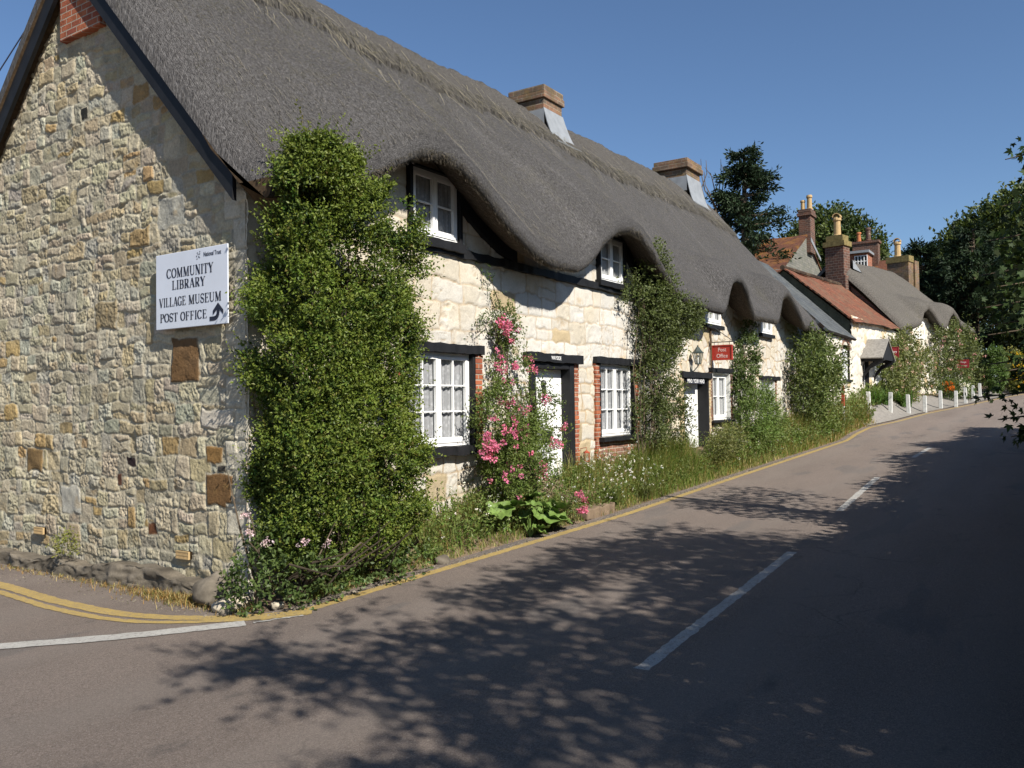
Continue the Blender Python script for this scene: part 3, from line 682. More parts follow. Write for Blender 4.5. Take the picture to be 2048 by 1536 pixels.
# bargeboards: black boards following the gable slope
for sgn in (1, -1):
    b = MB(); yb = [RIDGE_Y - sgn * (RIDGE_Y + .0) * (1 - t) for t in np.linspace(0, 1, 13)]
    for a0, a1 in zip(yb[:-1], yb[1:]):
        z0, z1 = verge_z(a0) - .02, verge_z(a1) - .02
        b.hexa([(-.17, a0, z0), (-.12, a0, z0), (-.12, a1, z1), (-.17, a1, z1), (-.17, a0, z0 + .3), (-.12, a0, z0 + .3), (-.12, a1, z1 + .3), (-.17, a1, z1 + .3)])
    b.build('bargeboard', M['black'], cottage)
# curved black boards under the dormer arches and the long timber beam
def eave_board(x0, x1, h=.11):
    b = MB(); xx = np.linspace(x0, x1, 40)
    for a0, a1 in zip(xx[:-1], xx[1:]):
        z0, z1 = ze(a0) + .2, ze(a1) + .2
        b.hexa([(a0, -.085, z0 - h), (a1, -.085, z1 - h), (a1, .02, z1 - h), (a0, .02, z0 - h), (a0, -.085, z0 + .2), (a1, -.085, z1 + .2), (a1, .02, z1 + .2), (a0, .02, z0 + .2)])
    return b.build('eave_board', M['black'], cottage)
eave_board(3.62, 5.0); eave_board(8.8, 9.7); eave_board(1.2, 2.5); eave_board(6.3, 7.7)
MB().beam(0, 1.6, 9.6, -.065, .02, 4.03, 4.15, 60, .012, 3).build('wall_beam', M['black'], cottage)

# chimneys
def chimney(parent, x0, x1, y0, y1, z0, z1, mat, cap=.08, capm=None, flash=None, name='chimney'):
    b = MB(); b.box(x0, x1, y0, y1, z0, z1 - .3); c = b.build(name, mat, parent, bevel=.012)
    MB().box(x0 - cap, x1 + cap, y0 - cap, y1 + cap, z1 - .3, z1 - .14).box(x0 - cap * .6, x1 + cap * .6, y0 - cap * .6, y1 + cap * .6, z1 - .137, z1).build('chimney_cap', capm or mat, c, bevel=.015)
    if flash:
        q = flash; f = MB()
        n = 8
        for i in range(n):
            t0, t1 = i / n, (i + 1) / n
            def pt(t, o):
                y = y0 - q * t; z = z1 - .55 - (z1 - .55 - float(thatch_top((x0 + x1) / 2, y0 - q)) - .1) * (1 - (1 - t) ** 1.8)
                return y, z
            (ya, za), (yb_, zb) = pt(t0, 0), pt(t1, 0)
            f.hexa([(x0 - .03 - .1 * t0, ya, za), (x1 + .03 + .1 * t0, ya, za), (x1 + .03 + .1 * t1, yb_, zb), (x0 - .03 - .1 * t1, yb_, zb),
                    (x0 - .03 - .1 * t0, ya - .01, za + .03), (x1 + .03 + .1 * t0, ya - .01, za + .03), (x1 + .03 + .1 * t1, yb_ - .01, zb + .03), (x0 - .03 - .1 * t1, yb_ - .01, zb + .03)])
        f.box(x0 - .035, x0 - .02, y0 - .02, y1, z1 - 1.0, z1 - .55)
        f.build('lead_flashing', M['lead'], c)
    return c
chimney(cottage, -.09, .55, 2.52, 3.40, 6.6, 9.7, M['brick'])
chimney(cottage, 10.3, 11.1, 2.6, 3.5, 7.8, 9.12, M['brick_lichen'], .05, None, .42)
chimney(cottage, 18.65, 19.75, 2.6, 3.6, 7.8, 9.45, M['brick_lichen'], .09, None, .3)

# windows and doors
def window(parent, x0, x1, z0, z1, y=.05, leaves=2, cols=2, rows=3, curtain='net', fr=.045, mun=.02, wmat='white', rot=None):
    w = MB(); w.box(x0, x1, y, y + .07, z0, z0 + fr); w.box(x0, x1, y, y + .07, z1 - fr, z1)
    w.box(x0, x0 + fr, y, y + .07, z0 + fr, z1 - fr); w.box(x1 - fr, x1, y, y + .07, z0 + fr, z1 - fr)
    W = w.build('window', M[wmat], parent, bevel=.004)
    a0, a1 = x0 + fr, x1 - fr; lw = (a1 - a0) / leaves; zb, zt = z0 + fr, z1 - fr
    for k in range(leaves):
        l0, l1 = a0 + lw * k + .003, a0 + lw * (k + 1) - .003; s = MB(); yy = y - .012; st = .048
        s.box(l0, l0 + st, yy, yy + .05, zb + .003, zt - .003); s.box(l1 - st, l1, yy, yy + .05, zb + .003, zt - .003)
        s.box(l0 + st, l1 - st, yy, yy + .05, zb + .003, zb + st + .03); s.box(l0 + st, l1 - st, yy, yy + .05, zt - st, zt - .003)
        for c in range(1, cols):
            xc = l0 + st + (l1 - l0 - 2 * st) * c / cols; s.box(xc - mun / 2, xc + mun / 2, yy + .006, yy + .044, zb + st + .03, zt - st)
        for r in range(1, rows):
            zc = zb + st + .03 + (zt - zb - 2 * st - .03) * r / rows; s.box(l0 + st, l1 - st, yy + .009, yy + .041, zc - mun / 2, zc + mun / 2)
        s.build('casement', M[wmat], W, bevel=.003)
    MB().add([(a0, y + .03, zb), (a1, y + .03, zb), (a1, y + .03, zt), (a0, y + .03, zt)], [(0, 1, 2, 3)]).build('pane', M['glass'], W)
    if curtain:
        n = 90; xx = np.linspace(a0, a1, n); V = []
        for i, x in enumerate(xx):
            yy = y + .06 + .012 * math.sin(x * 55 + 2 * math.sin(x * 9)); V += [(x, yy, zb - .02), (x, yy + .012 * math.sin(x * 21), zt + .02)]
        i = np.arange(n - 1) * 2
        npmesh('curtain', V, np.stack([i, i + 2, i + 3, i + 1], 1), M[curtain], W, smooth=True)
    MB().box(x0, x1, y + .32, y + .34, z0, z1).build('dark_interior', M['dim'], W)
    return W
def surround(parent, x0, x1, z0, z1, t=.06, y0=-.055, y1=.13, mat='black', bottom=False, name='window_surround'):
    b = MB(); b.box(x0 - t, x0, y0, y1, z0, z1); b.box(x1, x1 + t, y0, y1, z0, z1); b.box(x0 - t, x1 + t, y0, y1, z1, z1 + .03)
    if bottom: b.box(x0 - t, x1 + t, y0, y1, z0 - t, z0)
    return b.build(name, M[mat], parent, bevel=.006)
def jamb(parent, x0, x1, z0, z1, mat, seed=1, y0=-.056):
    b = MB(); r = random.Random(seed); z = z0
    while z < z1:
        h = r.choice((.072, .072, .075)); e = r.uniform(-.008, .008); b.box(x0 + e, x1 + r.uniform(-.015, .02), y0 + r.uniform(-.006, .006), .05, z, min(z + h - .006, z1)); z += h
    m = MB(); m.box(x0 + .012, x1 - .012, y0 + .009, .045, z0, z1)
    j = b.build('brick_jamb', M[mat], parent, bevel=.004); m.build('mortar_bed', M['lichen'] if mat == 'brick_grey' else M['pave'], j); return j

# ground floor windows
x0, x1, z0, z1 = OPEN['w1']; window(cottage, x0, x1, z0, z1, .02, 2, 2, 3); surround(cottage, x0, x1, z0, z1, .055)
MB().beam(0, 2.28, 4.08, -.10, .1, 2.70, 2.82, 20, .01, 4).build('lintel', M['black'], cottage); MB().beam(0, 2.36, 4.02, -.14, .1, 1.31, 1.43, 16, .012, 5).build('window_sill', M['black'], cottage)
jamb(cottage, 3.93, 4.09, 1.33, 2.69, 'brick', 2); jamb(cottage, 2.28, 2.41, 1.33, 2.69, 'brick', 3)
x0, x1, z0, z1 = OPEN['w2']; window(cottage, x0, x1, z0, z1, .02, 2, 2, 3); surround(cottage, x0, x1, z0, z1, .05)
MB().beam(0, 7.52, 9.24, -.10, .1, 2.70, 2.82, 18, .01, 6).build('lintel', M['black'], cottage); MB().beam(0, 7.62, 9.36, -.16, .1, 1.31, 1.385, 14, .006, 7).build('window_sill', M['black'], cottage)
jamb(cottage, 7.53, 7.68, 1.0, 2.69, 'brick', 4); jamb(cottage, 9.135, 9.29, 1.4, 2.69, 'brick', 5)
MB().box(7.7, 9.3, -.045, .05, .75, 1.3).build('brick_panel', M['brick_grey'], cottage, bevel=.01)
x0, x1, z0, z1 = OPEN['w3']; window(cottage, x0, x1, z0, z1, .04, 2, 1, 2, 'net2'); surround(cottage, x0, x1, z0, z1, .04, mat='white2')
MB().beam(0, 13.24, 14.72, -.09, .1, 2.69, 2.79, 12, .008, 8).build('lintel', M['black'], cottage); MB().box(13.2, 14.66, -.13, .1, 1.5, 1.555).build('window_sill', M['black'], cottage, bevel=.008)
jamb(cottage, 13.19, 13.315, 1.5, 2.68, 'brick_grey', 6); jamb(cottage, 14.545, 14.7, 1.5, 2.68, 'brick_grey', 7)
x0, x1, z0, z1 = OPEN['w4']; window(cottage, x0, x1, z0, z1, .04, 2, 1, 2, 'net2'); surround(cottage, x0, x1, z0, z1, .04, mat='white2')
MB().beam(0, 16.95, 18.62, -.11, .1, 2.58, 2.68, 12, .012, 9).build('lintel', M['black'], cottage); MB().box(16.9, 18.3, -.12, .1, 1.46, 1.515).build('window_sill', M['black'], cottage, bevel=.008)
jamb(cottage, 18.25, 18.45, 1.5, 2.57, 'brick_grey', 8)
# upper windows
x0, x1, z0, z1 = OPEN['u1']; window(cottage, x0, x1, z0, z1, -.03, 2, 1, 2); surround(cottage, x0, x1, z0, z1, .06, -.085, .1)
MB().beam(0, 2.45, 3.65, -.12, .05, 4.08, 4.2, 10, .006, 10).build('window_sill', M['black'], cottage)
x0, x1, z0, z1 = OPEN['u2']; window(cottage, x0, x1, z0, z1, -.03, 2, 1, 2, 'net2'); surround(cottage, x0, x1, z0, z1, .05, -.085, .1)
MB().beam(0, 7.66, 8.84, -.12, .05, 4.1, 4.2, 10, .006, 11).build('window_sill', M['black'], cottage)
for k in ('u3', 'u4'):
    x0, x1, z0, z1 = OPEN[k]; window(cottage, x0, x1, z0, z1, -.09, 2, 1, 2, 'net2'); MB().box(x0 - .05, x1 + .12, -.14, .05, z0 - .1, z0 - .005).build('window_sill', M['black'], cottage, bevel=.008)

# stable door with nameplate
x0, x1, z0, z1 = OPEN['d1']
MB().box(x0 - .08, x0 + .06, -.07, .2, z0, z1).box(x1 - .08, x1 + .06, -.07, .2, z0, z1).box(x0 + .06, x1 - .08, -.06, .2, z1 - .1, z1).build('door_frame', M['black'], cottage, bevel=.01)
MB().beam(0, 5.2, 6.96, -.12, .1, 2.66, 2.80, 18, .01, 12).build('lintel', M['black'], cottage)
dd = MB().box(x0 + .063, x1 - .083, .11, .155, z0, 1.60).box(x0 + .063, x1 - .083, .11, .155, 1.615, z1 - .103).box(x0 + .06, x1 - .09, .085, .11, 1.6, 1.645)
door = dd.build('front_door', M['white'], cottage, bevel=.006)
MB().box(5.93, 6.25, .095, .112, 1.36, 1.55).build('letter_plate', M['iron'], door, bevel=.005)
kn = MB().tube([(5.98, .10, 2.3), (5.98, .06, 2.27), (5.98, .055, 2.12), (5.98, .09, 2.05)], [.02, .03, .02, .028], 8); kn.lathe((5.98, .085, 2.3), [(0, -.02), (.05, 0), (.055, .03), (.04, .07), (0, .08)], 10); kn.build('door_knocker', M['iron'], door, True)
jamb(cottage, 6.75, 6.90, .7, 2.65, 'brick', 9)
# second door
x0, x1, z0, z1 = OPEN['d2']
MB().box(x1 - .03, x1 + .03, -.05, .24, z0, z1).box(x0 - .03, x0 + .03, -.05, .24, z0, z1).box(x0 + .03, x1 - .03, -.04, .24, z1 - .05, z1).build('door_frame', M['black'], cottage, bevel=.01)
MB().beam(0, 11.45, 13.2, -.10, .1, 2.53, 2.66, 12, .008, 13).build('lintel', M['black'], cottage)
d2 = MB(); 
for k in range(7): d2.box(x0 + .03 + k * .199, x0 + .03 + k * .199 + .194, .2, .24, z0, z1 - .053)
d2.build('front_door', M['white'], cottage, bevel=.004)
jamb(cottage, 13.095, 13.2, .8, 2.52, 'yellow_stone', 14); jamb(cottage, 11.38, 11.57, .8, 2.52, 'yellow_stone', 15)
# drain pipe beside the hanging sign, air bricks, plinth
MB().tube([(13.27, -.05, 3.85), (13.27, -.05, 2.85), (13.3, -.05, 1.3)], .022, 8).build('downpipe', M['under'], cottage)
for yc, zc in ((1.02, .40), (3.98, .46)):
    b = MB(); h_, w_ = .042, .11; X0 = -.055
    b.box(X0, -.01, yc - w_, yc + w_, zc - h_, zc - h_ + .012).box(X0, -.01, yc - w_, yc + w_, zc + h_ - .012, zc + h_).box(X0, -.01, yc - w_, yc + w_, zc - .005, zc + .005)
    for k in range(10): b.box(X0 + .001, -.01, yc - w_ + k * .0232, yc - w_ + k * .0232 + .011, zc - h_ + .012, zc - .005); b.box(X0 + .001, -.01, yc - w_ + k * .0232, yc - w_ + k * .0232 + .011, zc + .005, zc + h_ - .012)
    ab = b.build('air_brick', M['buff'], cottage); MB().box(-.03, -.005, yc - w_, yc + w_, zc - h_, zc + h_).build('vent_recess', M['under'], ab)
def build_plinth():
    u = np.arange(.15, 6.4, .035); t = np.linspace(0, 1, 22)
    U, T = np.meshgrid(u, t, indexing='ij')
    top = .20 + .04 * np.sin(U) + .10 * fbm(U * 1.5, U * 0, 0, 3, 3) - .12 * sstep(1.2, .2, U); dep = .2 + .07 * fbm(U * 2.2, T * .5, 0, 5, 4)
    a = T * 1.7
    x = -dep * np.where(T < .62, 1, np.sqrt(np.clip(1 - ((T - .62) / .38) ** 2, 0, 1))); z = top * np.clip(T / .7, 0, 1) - .05
    z += .03 * fbm(U * 5, T * 6, 0, 9, 4); x += -.055 * np.abs(fbm(U * 7, T * 5, 3, 11, 3))
    col = np.array((.135, .115, .088)) * (1 + .8 * fbm(U * 4, T * 3, 0, 13, 4))[..., None]
    npmesh('plinth', np.stack([x, U, z], -1).reshape(-1, 3), grid_faces(len(u), len(t))[:, ::-1], M['plinth'], cottage, np.clip(col, .02, .6).reshape(-1, 3), True)
build_plinth()

# ------------------------------------------------------------------ signs on and beside the cottage
def font(name, txt, size, loc, rot, mat, parent, align='CENTER', sx=1, ext=.002, off=0):
    cu = bpy.data.curves.new(name, 'FONT'); cu.body = txt; cu.size = size; cu.align_x = align; cu.extrude = ext; cu.offset = off
    cu.materials.append(mat); o = bpy.data.objects.new(name, cu); COL.objects.link(o)
    L = Vector((0, 0, 0)); q = parent
    while q is not None: L = L + q.location; q = q.parent
    me = bpy.data.meshes.new_from_object(o.evaluated_get(bpy.context.evaluated_depsgraph_get())); bpy.data.objects.remove(o)
    me.transform(Matrix.LocRotScale(Vector(loc), Matrix.Rotation(0, 3, 'X').to_quaternion(), None) @ (Matrix.Rotation(rot[2], 4, 'Z') @ Matrix.Rotation(rot[1], 4, 'Y') @ Matrix.Rotation(rot[0], 4, 'X')) @ Matrix.Diagonal((sx, 1, 1, 1)))
    me.name = name; return link(bpy.data.objects.new(name, me), parent)
GROT = (math.pi / 2, 0, -math.pi / 2); FROT = (math.pi / 2, 0, 0)

# condensed roman capitals drawn as thick / thin strokes with serifs (unit height 1)
def _arc(cx, cy, rx, ry, a0, a1, n=14): return [(cx + rx * math.cos(math.radians(a0 + (a1 - a0) * i / n)), cy + ry * math.sin(math.radians(a0 + (a1 - a0) * i / n))) for i in range(n + 1)]
TK, TN = .15, .06
def glyph(ch):
    """list of (points, width) strokes plus the advance width"""
    S = []
    def l(x0, y0, x1, y1, w): S.append(([(x0, y0), (x1, y1)], w))
    def sf(x, y, w=.2): S.append(([(x - w / 2, y), (x + w / 2, y)], TN))
    lo, hi = .03, .97
    def stem(x, top=True, bot=True):
        l(x, 0, x, 1, TK)
        if top: sf(x, hi, .28)
        if bot: sf(x, lo, .28)
    def bowl(x, y0, y1, rx):
        c = (y0 + y1) / 2; ry = (y1 - y0) / 2 - .03; p = _arc(x, c, rx, ry, 90, -90)
        S.append((p[:4], TN)); S.append((p[3:-3], TK)); S.append((p[-4:], TN))
    def ring(cx, rx, a0, a1):
        p = _arc(cx, .5, rx, .47, a0, a1, 32)
        for q0, q1 in zip(p[:-1], p[1:]):
            t = abs((q0[0] + q1[0]) / 2 - cx) / rx; S.append(([q0, q1], TN + (TK - TN) * t))
    if ch == 'I': stem(.15); return S, .3
    if ch == 'L': stem(.15); l(.15, lo, .52, lo, TN); l(.52, 0, .52, .24, TN); return S, .56
    if ch == 'T': l(.28, 0, .28, 1, TK); sf(.28, lo, .28); l(0, hi, .56, hi, TN); l(.03, .78, .03, 1, TN); l(.53, .78, .53, 1, TN); return S, .56
    if ch == 'F' or ch == 'E':
        stem(.15); l(.15, hi, .5, hi, TN); l(.5, .78, .5, 1, TN); l(.15, .52, .4, .52, TN); l(.4, .42, .4, .62, TN)
        if ch == 'E': l(.15, lo, .54, lo, TN); l(.54, 0, .54, .22, TN)
        return S, .57
    if ch == 'P' or ch == 'R' or ch == 'B':
        stem(.15); l(.15, hi, .3, hi, TN); l(.15, .5, .3, .5, TN); bowl(.3, .47, 1, .2)
        if ch == 'R': l(.3, .5, .52, .03, TK); sf(.56, lo, .16); return S, .64
        if ch == 'B': l(.15, lo, .3, lo, TN); bowl(.3, 0, .53, .24); return S, .6
        return S, .55
    if ch == 'O': ring(.32, .28, 0, 360); return S, .64
    if ch == 'C' or ch == 'G':
        ring(.32, .28, 40, 320); l(.54, .72, .54, .95, TN)
        if ch == 'G': l(.52, .05, .52, .44, TK); sf(.52, .44, .24)
        return S, .62
    if ch == 'S':
        p = _arc(.26, .735, .2, .235, 20, 230, 16); q = _arc(.25, .255, .21, .225, 50, -200, 16)
        S.append((p, .09)); S.append((q, .09)); l(p[-1][0], p[-1][1], q[0][0], q[0][1], TK); l(.45, .75, .45, .96, TN); l(.05, .04, .05, .26, TN); return S, .5
    if ch == 'U':
        l(.13, .3, .13, 1, TK); l(.55, .3, .55, 1, TN); sf(.13, hi, .26); sf(.55, hi, .2); S.append((_arc(.34, .28, .21, .25, 180, 360, 14), .085)); return S, .68
    if ch == 'V' or ch == 'A':
        f = (lambda y: y) if ch == 'V' else (lambda y: 1 - y)
        if ch == 'V': l(.08, 1, .32, 0, TK); l(.34, 0, .54, 1, TN)
        else: l(.32, 1, .56, 0, TK); l(.08, 0, .3, 1, TN); l(.16, .33, .5, .33, TN)
        sf(.08, f(hi), .22); sf(.55, f(hi), .22); return S, .63
    if ch == 'Y': l(.08, 1, .3, .48, TK); l(.54, 1, .33, .48, TN); l(.31, 0, .31, .5, TK); sf(.08, hi, .22); sf(.54, hi, .2); sf(.31, lo, .26); return S, .62
    if ch == 'N': l(.11, 0, .11, 1, TN); l(.11, 1, .55, 0, TK); l(.55, 0, .55, 1, TN); sf(.11, lo, .22); sf(.09, hi, .16); sf(.55, hi, .22); return S, .67
    if ch == 'M': l(.11, 0, .13, 1, TN); l(.13, 1, .4, .04, TK); l(.4, .04, .64, 1, TN); l(.67, 0, .67, 1, TK); sf(.11, lo, .2); sf(.67, lo, .28); sf(.1, hi, .14); sf(.7, hi, .2); return S, .82
    return S, .3
def roman(mb, txt, cx, base, h, wid, place, depth=.004):
    gs = [glyph(c) for c in txt]; tot = sum(g[1] for g in gs) + .06 * (len(gs) - 1); k = wid / tot; x = cx - wid / 2
    for st, adv in gs:
        for pts, w in st:
            for (ax, ay), (bx, by) in zip(pts[:-1], pts[1:]):
                dx, dy = (bx - ax) * k, (by - ay) * h; L_ = math.hypot(dx, dy)
                if L_ < 1e-6: continue
                hw = w * (k * abs(dy) + h * .8 * abs(dx)) / L_ / 2; nx_, ny_ = -dy / L_ * hw, dx / L_ * hw; e = .1 * hw
                X0, Y0, X1, Y1 = x + ax * k, base + ay * h, x + bx * k, base + by * h
                q = [(X0 + nx_, Y0 + ny_), (X0 - nx_, Y0 - ny_), (X1 - nx_, Y1 - ny_), (X1 + nx_, Y1 + ny_)]
                mb.add([place(a, b, 0) for a, b in q], [(0, 1, 2, 3)])
        x += (adv + .06) * k
def build_library_sign():
    y0, y1, z0, z1 = .17, 1.40, 2.86, 3.69
    root = empty('wall_sign', (-.09, .78, 2.86), 'white rectangular notice board with dark lettering and a bent arrow on the rubble gable', 'sign')
    b = MB(); b.box(-.10, -.085, y0, y1, z0, z1).build('board', M['sign_white'], root, bevel=.006)
    [MB().box(-.085, -.03, a_, a_ + .05, z0 + .05, z1 - .05).build('batten', M['bark'], root) for a_ in (y0 + .15, y1 - .2)]
    P = lambda a, c, d: (-.1025 - d, y1 - a, z0 + c)
    W = y1 - y0
    t = MB(); roman(t, 'COMMUNITY', .60, .555, .105, .80, P); t.build('lettering', M['ink'], root); t = MB(); roman(t, 'LIBRARY', .58, .425, .10, .57, P); t.build('lettering', M['ink'], root)
    t = MB(); roman(t, 'VILLAGE', .30, .245, .10, .47, P); t.build('lettering', M['ink'], root); t = MB(); roman(t, 'MUSEUM', .855, .245, .10, .545, P); t.build('lettering', M['ink'], root)
    t = MB(); roman(t, 'POST', .235, .078, .095, .315, P); t.build('lettering', M['ink'], root); t = MB(); roman(t, 'OFFICE', .665, .078, .095, .445, P); t.build('lettering', M['ink'], root)
    a = MB(); pl = _arc(1.005, .125, .07, .06, -90, 0, 8)
    pts = [(.935, .065)] + pl + [(1.075, .2)]
    for (ax, ay), (bx, by) in zip(pts[:-1], pts[1:]):
        L_ = math.hypot(bx - ax, by - ay); nx_, ny_ = -(by - ay) / L_ * .023, (bx - ax) / L_ * .023
        a.add([P(ax + nx_, ay + ny_, 0), P(ax - nx_, ay - ny_, 0), P(bx - nx_, by - ny_, 0), P(bx + nx_, by + ny_, 0)], [(0, 1, 2, 3)])
    a.add([P(1.075, .228, .001), P(.99, .148, .001), P(.99, .1, .001), P(1.075, .172, .001)], [(0, 1, 2, 3)]); a.add([P(1.075, .228, .001), P(1.075, .172, .001), P(1.16, .1, .001), P(1.16, .148, .001)], [(0, 1, 2, 3)])
    a.build('arrow', M['ink'], root)
    font('lettering', 'National Trust', .068, P(1.13, .735, 0), GROT, M['ink'], root, 'RIGHT', .72, .0005)
    e = MB(); r = random.Random(3)                      # small leafy emblem: a forked sprig of dark leaves
    for (cx, cy, ang) in ((.745, .757, 60), (.765, .765, 20), (.73, .74, 130), (.76, .738, -30), (.738, .772, 100), (.77, .785, 45), (.742, .722, 200), (.757, .752, -80)):
        a_ = math.radians(ang); dx, dy = math.cos(a_) * .022, math.sin(a_) * .022
        e.add([P(cx, cy, 0), P(cx + dx * .5 - dy * .35, cy + dy * .5 + dx * .35, 0), P(cx + dx, cy + dy, 0), P(cx + dx * .5 + dy * .35, cy + dy * .5 - dx * .35, 0)], [(0, 1, 2, 3)])
    e.build('emblem', M['ink'], root)
build_library_sign()
# nameplates over the doors
nm = bpy.data.objects
font('nameplate_lettering', 'WAYSIDE', .085, (6.05, -.128, 2.70), FROT, M['letter'], cottage, 'CENTER', .85, .001)
pl = MB().box(11.72, 12.78, -.065, -.042, 2.40, 2.515).build('nameplate', M['ink'], cottage)
[font('nameplate_lettering', w_, .12, (x_, -.069, 2.418), FROT, M['letter'], pl, 'CENTER', .95, .001) for w_, x_ in (('MIND', 11.89), ('YOUR', 12.25), ('HEAD', 12.61))]

def hanging_sign(loc, y0, y1, z0, z1, label, lines, mat, scroll=True, lmat='pinkwhite'):
    """board hung square to the wall on an iron bracket"""
    X = loc; root = empty('hanging_sign', (X, -.03, z1), label, 'sign', 'red hanging boards along the cottages')
    MB().box(X - .018, X + .018, y1 + .0, y0, z0, z1).build('board', M[mat], root, bevel=.004)
    f = MB(); t = .022
    f.box(X - .03, X + .03, y1 - .001, y1 + t, z0, z1).box(X - .03, X + .03, y0 - t, y0 + .001, z0, z1).box(X - .03, X + .03, y1 + t, y0 - t, z1 - t, z1 + .002).box(X - .03, X + .03, y1 + t, y0 - t, z0 - .002, z0 + t)
    f.build('board_frame', M[mat], root)
    n = len(lines); H = (z1 - z0)
    for i, (tx, sz) in enumerate(lines):
        font('lettering', tx, sz, (X - .02, (y0 + y1) / 2, z1 - H * (.43 + .41 * i) - (.12 * H if n == 1 else 0)), GROT, M[lmat], root, 'CENTER', .85, .001)
    br = MB(); zb = z1 + .07
    br.tube([(X, .02, zb), (X, y1 - .03, zb)], .011).tube([(X, .0, zb + .42), (X, y1 - .02, zb + .01)], .009).tube([(X, -.005, zb - .08), (X, -.005, zb + .48)], .011)
    for yy in (y0 - .05, y1 + .06): br.tube([(X, yy, zb), (X, yy, z1)], .006)
    if scroll:
        for cy, cz, r, s in ((-.13, zb + .26, .045, 1), (-.34, zb + .06, .045, -1)):
            br.tube([(X, cy + r * (1 - t * .11) * math.cos(t * .7 * s), cz + r * (1 - t * .11) * math.sin(t * .7 * s)) for t in range(9)], .005)
        br.tube([(X, -.02, zb + .2), (X, -.12, zb + .17), (X, -.26, zb + .19)], .005)
    br.build('bracket', M['iron'], root)
    return root
hanging_sign(13.36, -.05, -.53, 2.96, 3.31, 'red hanging board reading Post Office on a scrolled iron bracket beneath the thatch', [('Post', .13), ('Office', .13)], 'red_sign')

def wall_lantern(x, y, z):
    root = empty('wall_lantern', (x, 0, z - .3), 'black coach lantern with glass panes above the second white door', 'lantern')
    s = []
    b = MB(); b.lathe((x, y, z), [(.0, .27), (.018, .25), (.012, .235), (.03, .22), (.085, .14), (.105, .115), (.135, .10), (.135, .085), (.0, .085)], 6); b; b.build('lantern_cap', M['green_iron'], root); MB().lathe((x, y, z), [(.0, -.2), (.02, -.19), (.014, -.165), (.07, -.155), (.07, -.14), (.0, -.14)], 6).build('lantern_base', M['green_iron'], root)
    f = MB()
    for k in range(6):
        a = math.pi / 3 * k; f.tube([(x + .062 * math.cos(a), y + .062 * math.sin(a), z - .145), (x + .112 * math.cos(a), y + .112 * math.sin(a), z + .09)], .008, 5)
    f.build('lantern_frame', M['green_iron'], root); MB().lathe((x, y, z), [(.056, -.14), (.106, .088)], 6).build('lantern_pane', M['glass'], root)
    MB().lathe((x, y, z), [(.014, -.14), (.014, -.02), (.03, .02), (.0, .06)], 8).build('bulb', M['white'], root)
    MB().tube([(x, -.0, z - .32), (x, -.1, z - .3), (x, y, z - .2)], .011).tube([(x, -.01, z - .4), (x, -.01, z - .22)], .02).build('lantern_arm', M['green_iron'], root)
wall_lantern(12.05, -.2, 2.98)
def small_lantern():
    root = empty('garden_lantern', (6.98, -.12, .95), 'small rusty garden lantern hanging low on brick jamb of the stable door', 'lantern')
    MB().lathe((6.99, -.14, 1.1), [(.0, .1), (.02, .085), (.065, .06), (.065, .045)], 4).build('lantern_cap', M['rust'], root); MB().lathe((6.99, -.14, 1.1), [(.06, -.1), (.06, -.085), (0, -.085)], 4).build('lantern_base', M['rust'], root)
    f = MB()
    for k in range(4):
        a = math.pi / 2 * k; f.tube([(6.99 + .055 * math.cos(a), -.14 + .055 * math.sin(a), 1.01), (6.99 + .055 * math.cos(a), -.14 + .055 * math.sin(a), 1.15)], .006, 4)
    f.tube([(6.99, -.02, 1.22), (6.99, -.14, 1.24), (6.99, -.14, 1.19)], .006, 5); f.build('lantern_frame', M['rust'], root)
    MB().lathe((6.99, -.14, 1.1), [(.05, -.085), (.05, .045)], 4).build('lantern_pane', M['glass'], root)
small_lantern()

# ------------------------------------------------------------------ farther buildings
def slab(mb, a, b, c, d, t, uvs=None):
    """roof slab from quad a b (eave) c d (ridge), thickness t downwards along the normal"""
    a, b, c, d = map(Vector, (a, b, c, d)); n = (b - a).cross(d - a).normalized()
    if n.z < 0: n = -n
    lo = [p - n * t for p in (a, b, c, d)]
    mb.hexa([*lo, a, b, c, d]); return mb
def roof_obj(name, quads, t, mat, parent, sag=0.):
    """tiled slopes with UVs in metres; every quad is cut into a grid so that it can sag a little"""
    V, F, UV = [], [], []; n0 = 0; N_ = 16
    for a, b, c, d in quads:
        a, b, c, d = (np.array(p, float) for p in (a, b, c, d)); n = np.cross(b - a, d - a); n /= np.linalg.norm(n); n = n if n[2] > 0 else -n
        s, q = np.meshgrid(np.linspace(0, 1, N_), np.linspace(0, 1, N_), indexing='ij')
        P = ((1 - s) * (1 - q))[..., None] * a + (s * (1 - q))[..., None] * b + (s * q)[..., None] * c + ((1 - s) * q)[..., None] * d
        w = np.linalg.norm(b - a); hh = np.linalg.norm(d - a)
        P = P + n * (sag * (fbm(s * w * .4, q * hh * .4, n0 * .1, 5, 3) - .8 * np.sin(np.pi * s) * q))[..., None]
        top = P.reshape(-1, 3); bot = top - n * t; f = grid_faces(N_, N_)
        V += [top, bot]; UV += [np.stack([s * w, q * hh], -1).reshape(-1, 2)] * 2; F += [f + n0, f[:, ::-1] + n0 + N_ * N_]
        e = [i * N_ for i in range(N_)]; side = []
        for ring in ([i * N_ for i in range(N_)], [i * N_ + N_ - 1 for i in range(N_)], list(range(N_)), list(range(N_ * N_ - N_, N_ * N_))):
            for i, j in zip(ring[:-1], ring[1:]): side.append((i + n0, j + n0, j + n0 + N_ * N_, i + n0 + N_ * N_))
        F.append(np.array(side)); n0 += 2 * N_ * N_
    return npmesh(name, np.concatenate(V), np.concatenate(F), mat, parent, None, False, np.concatenate(UV))
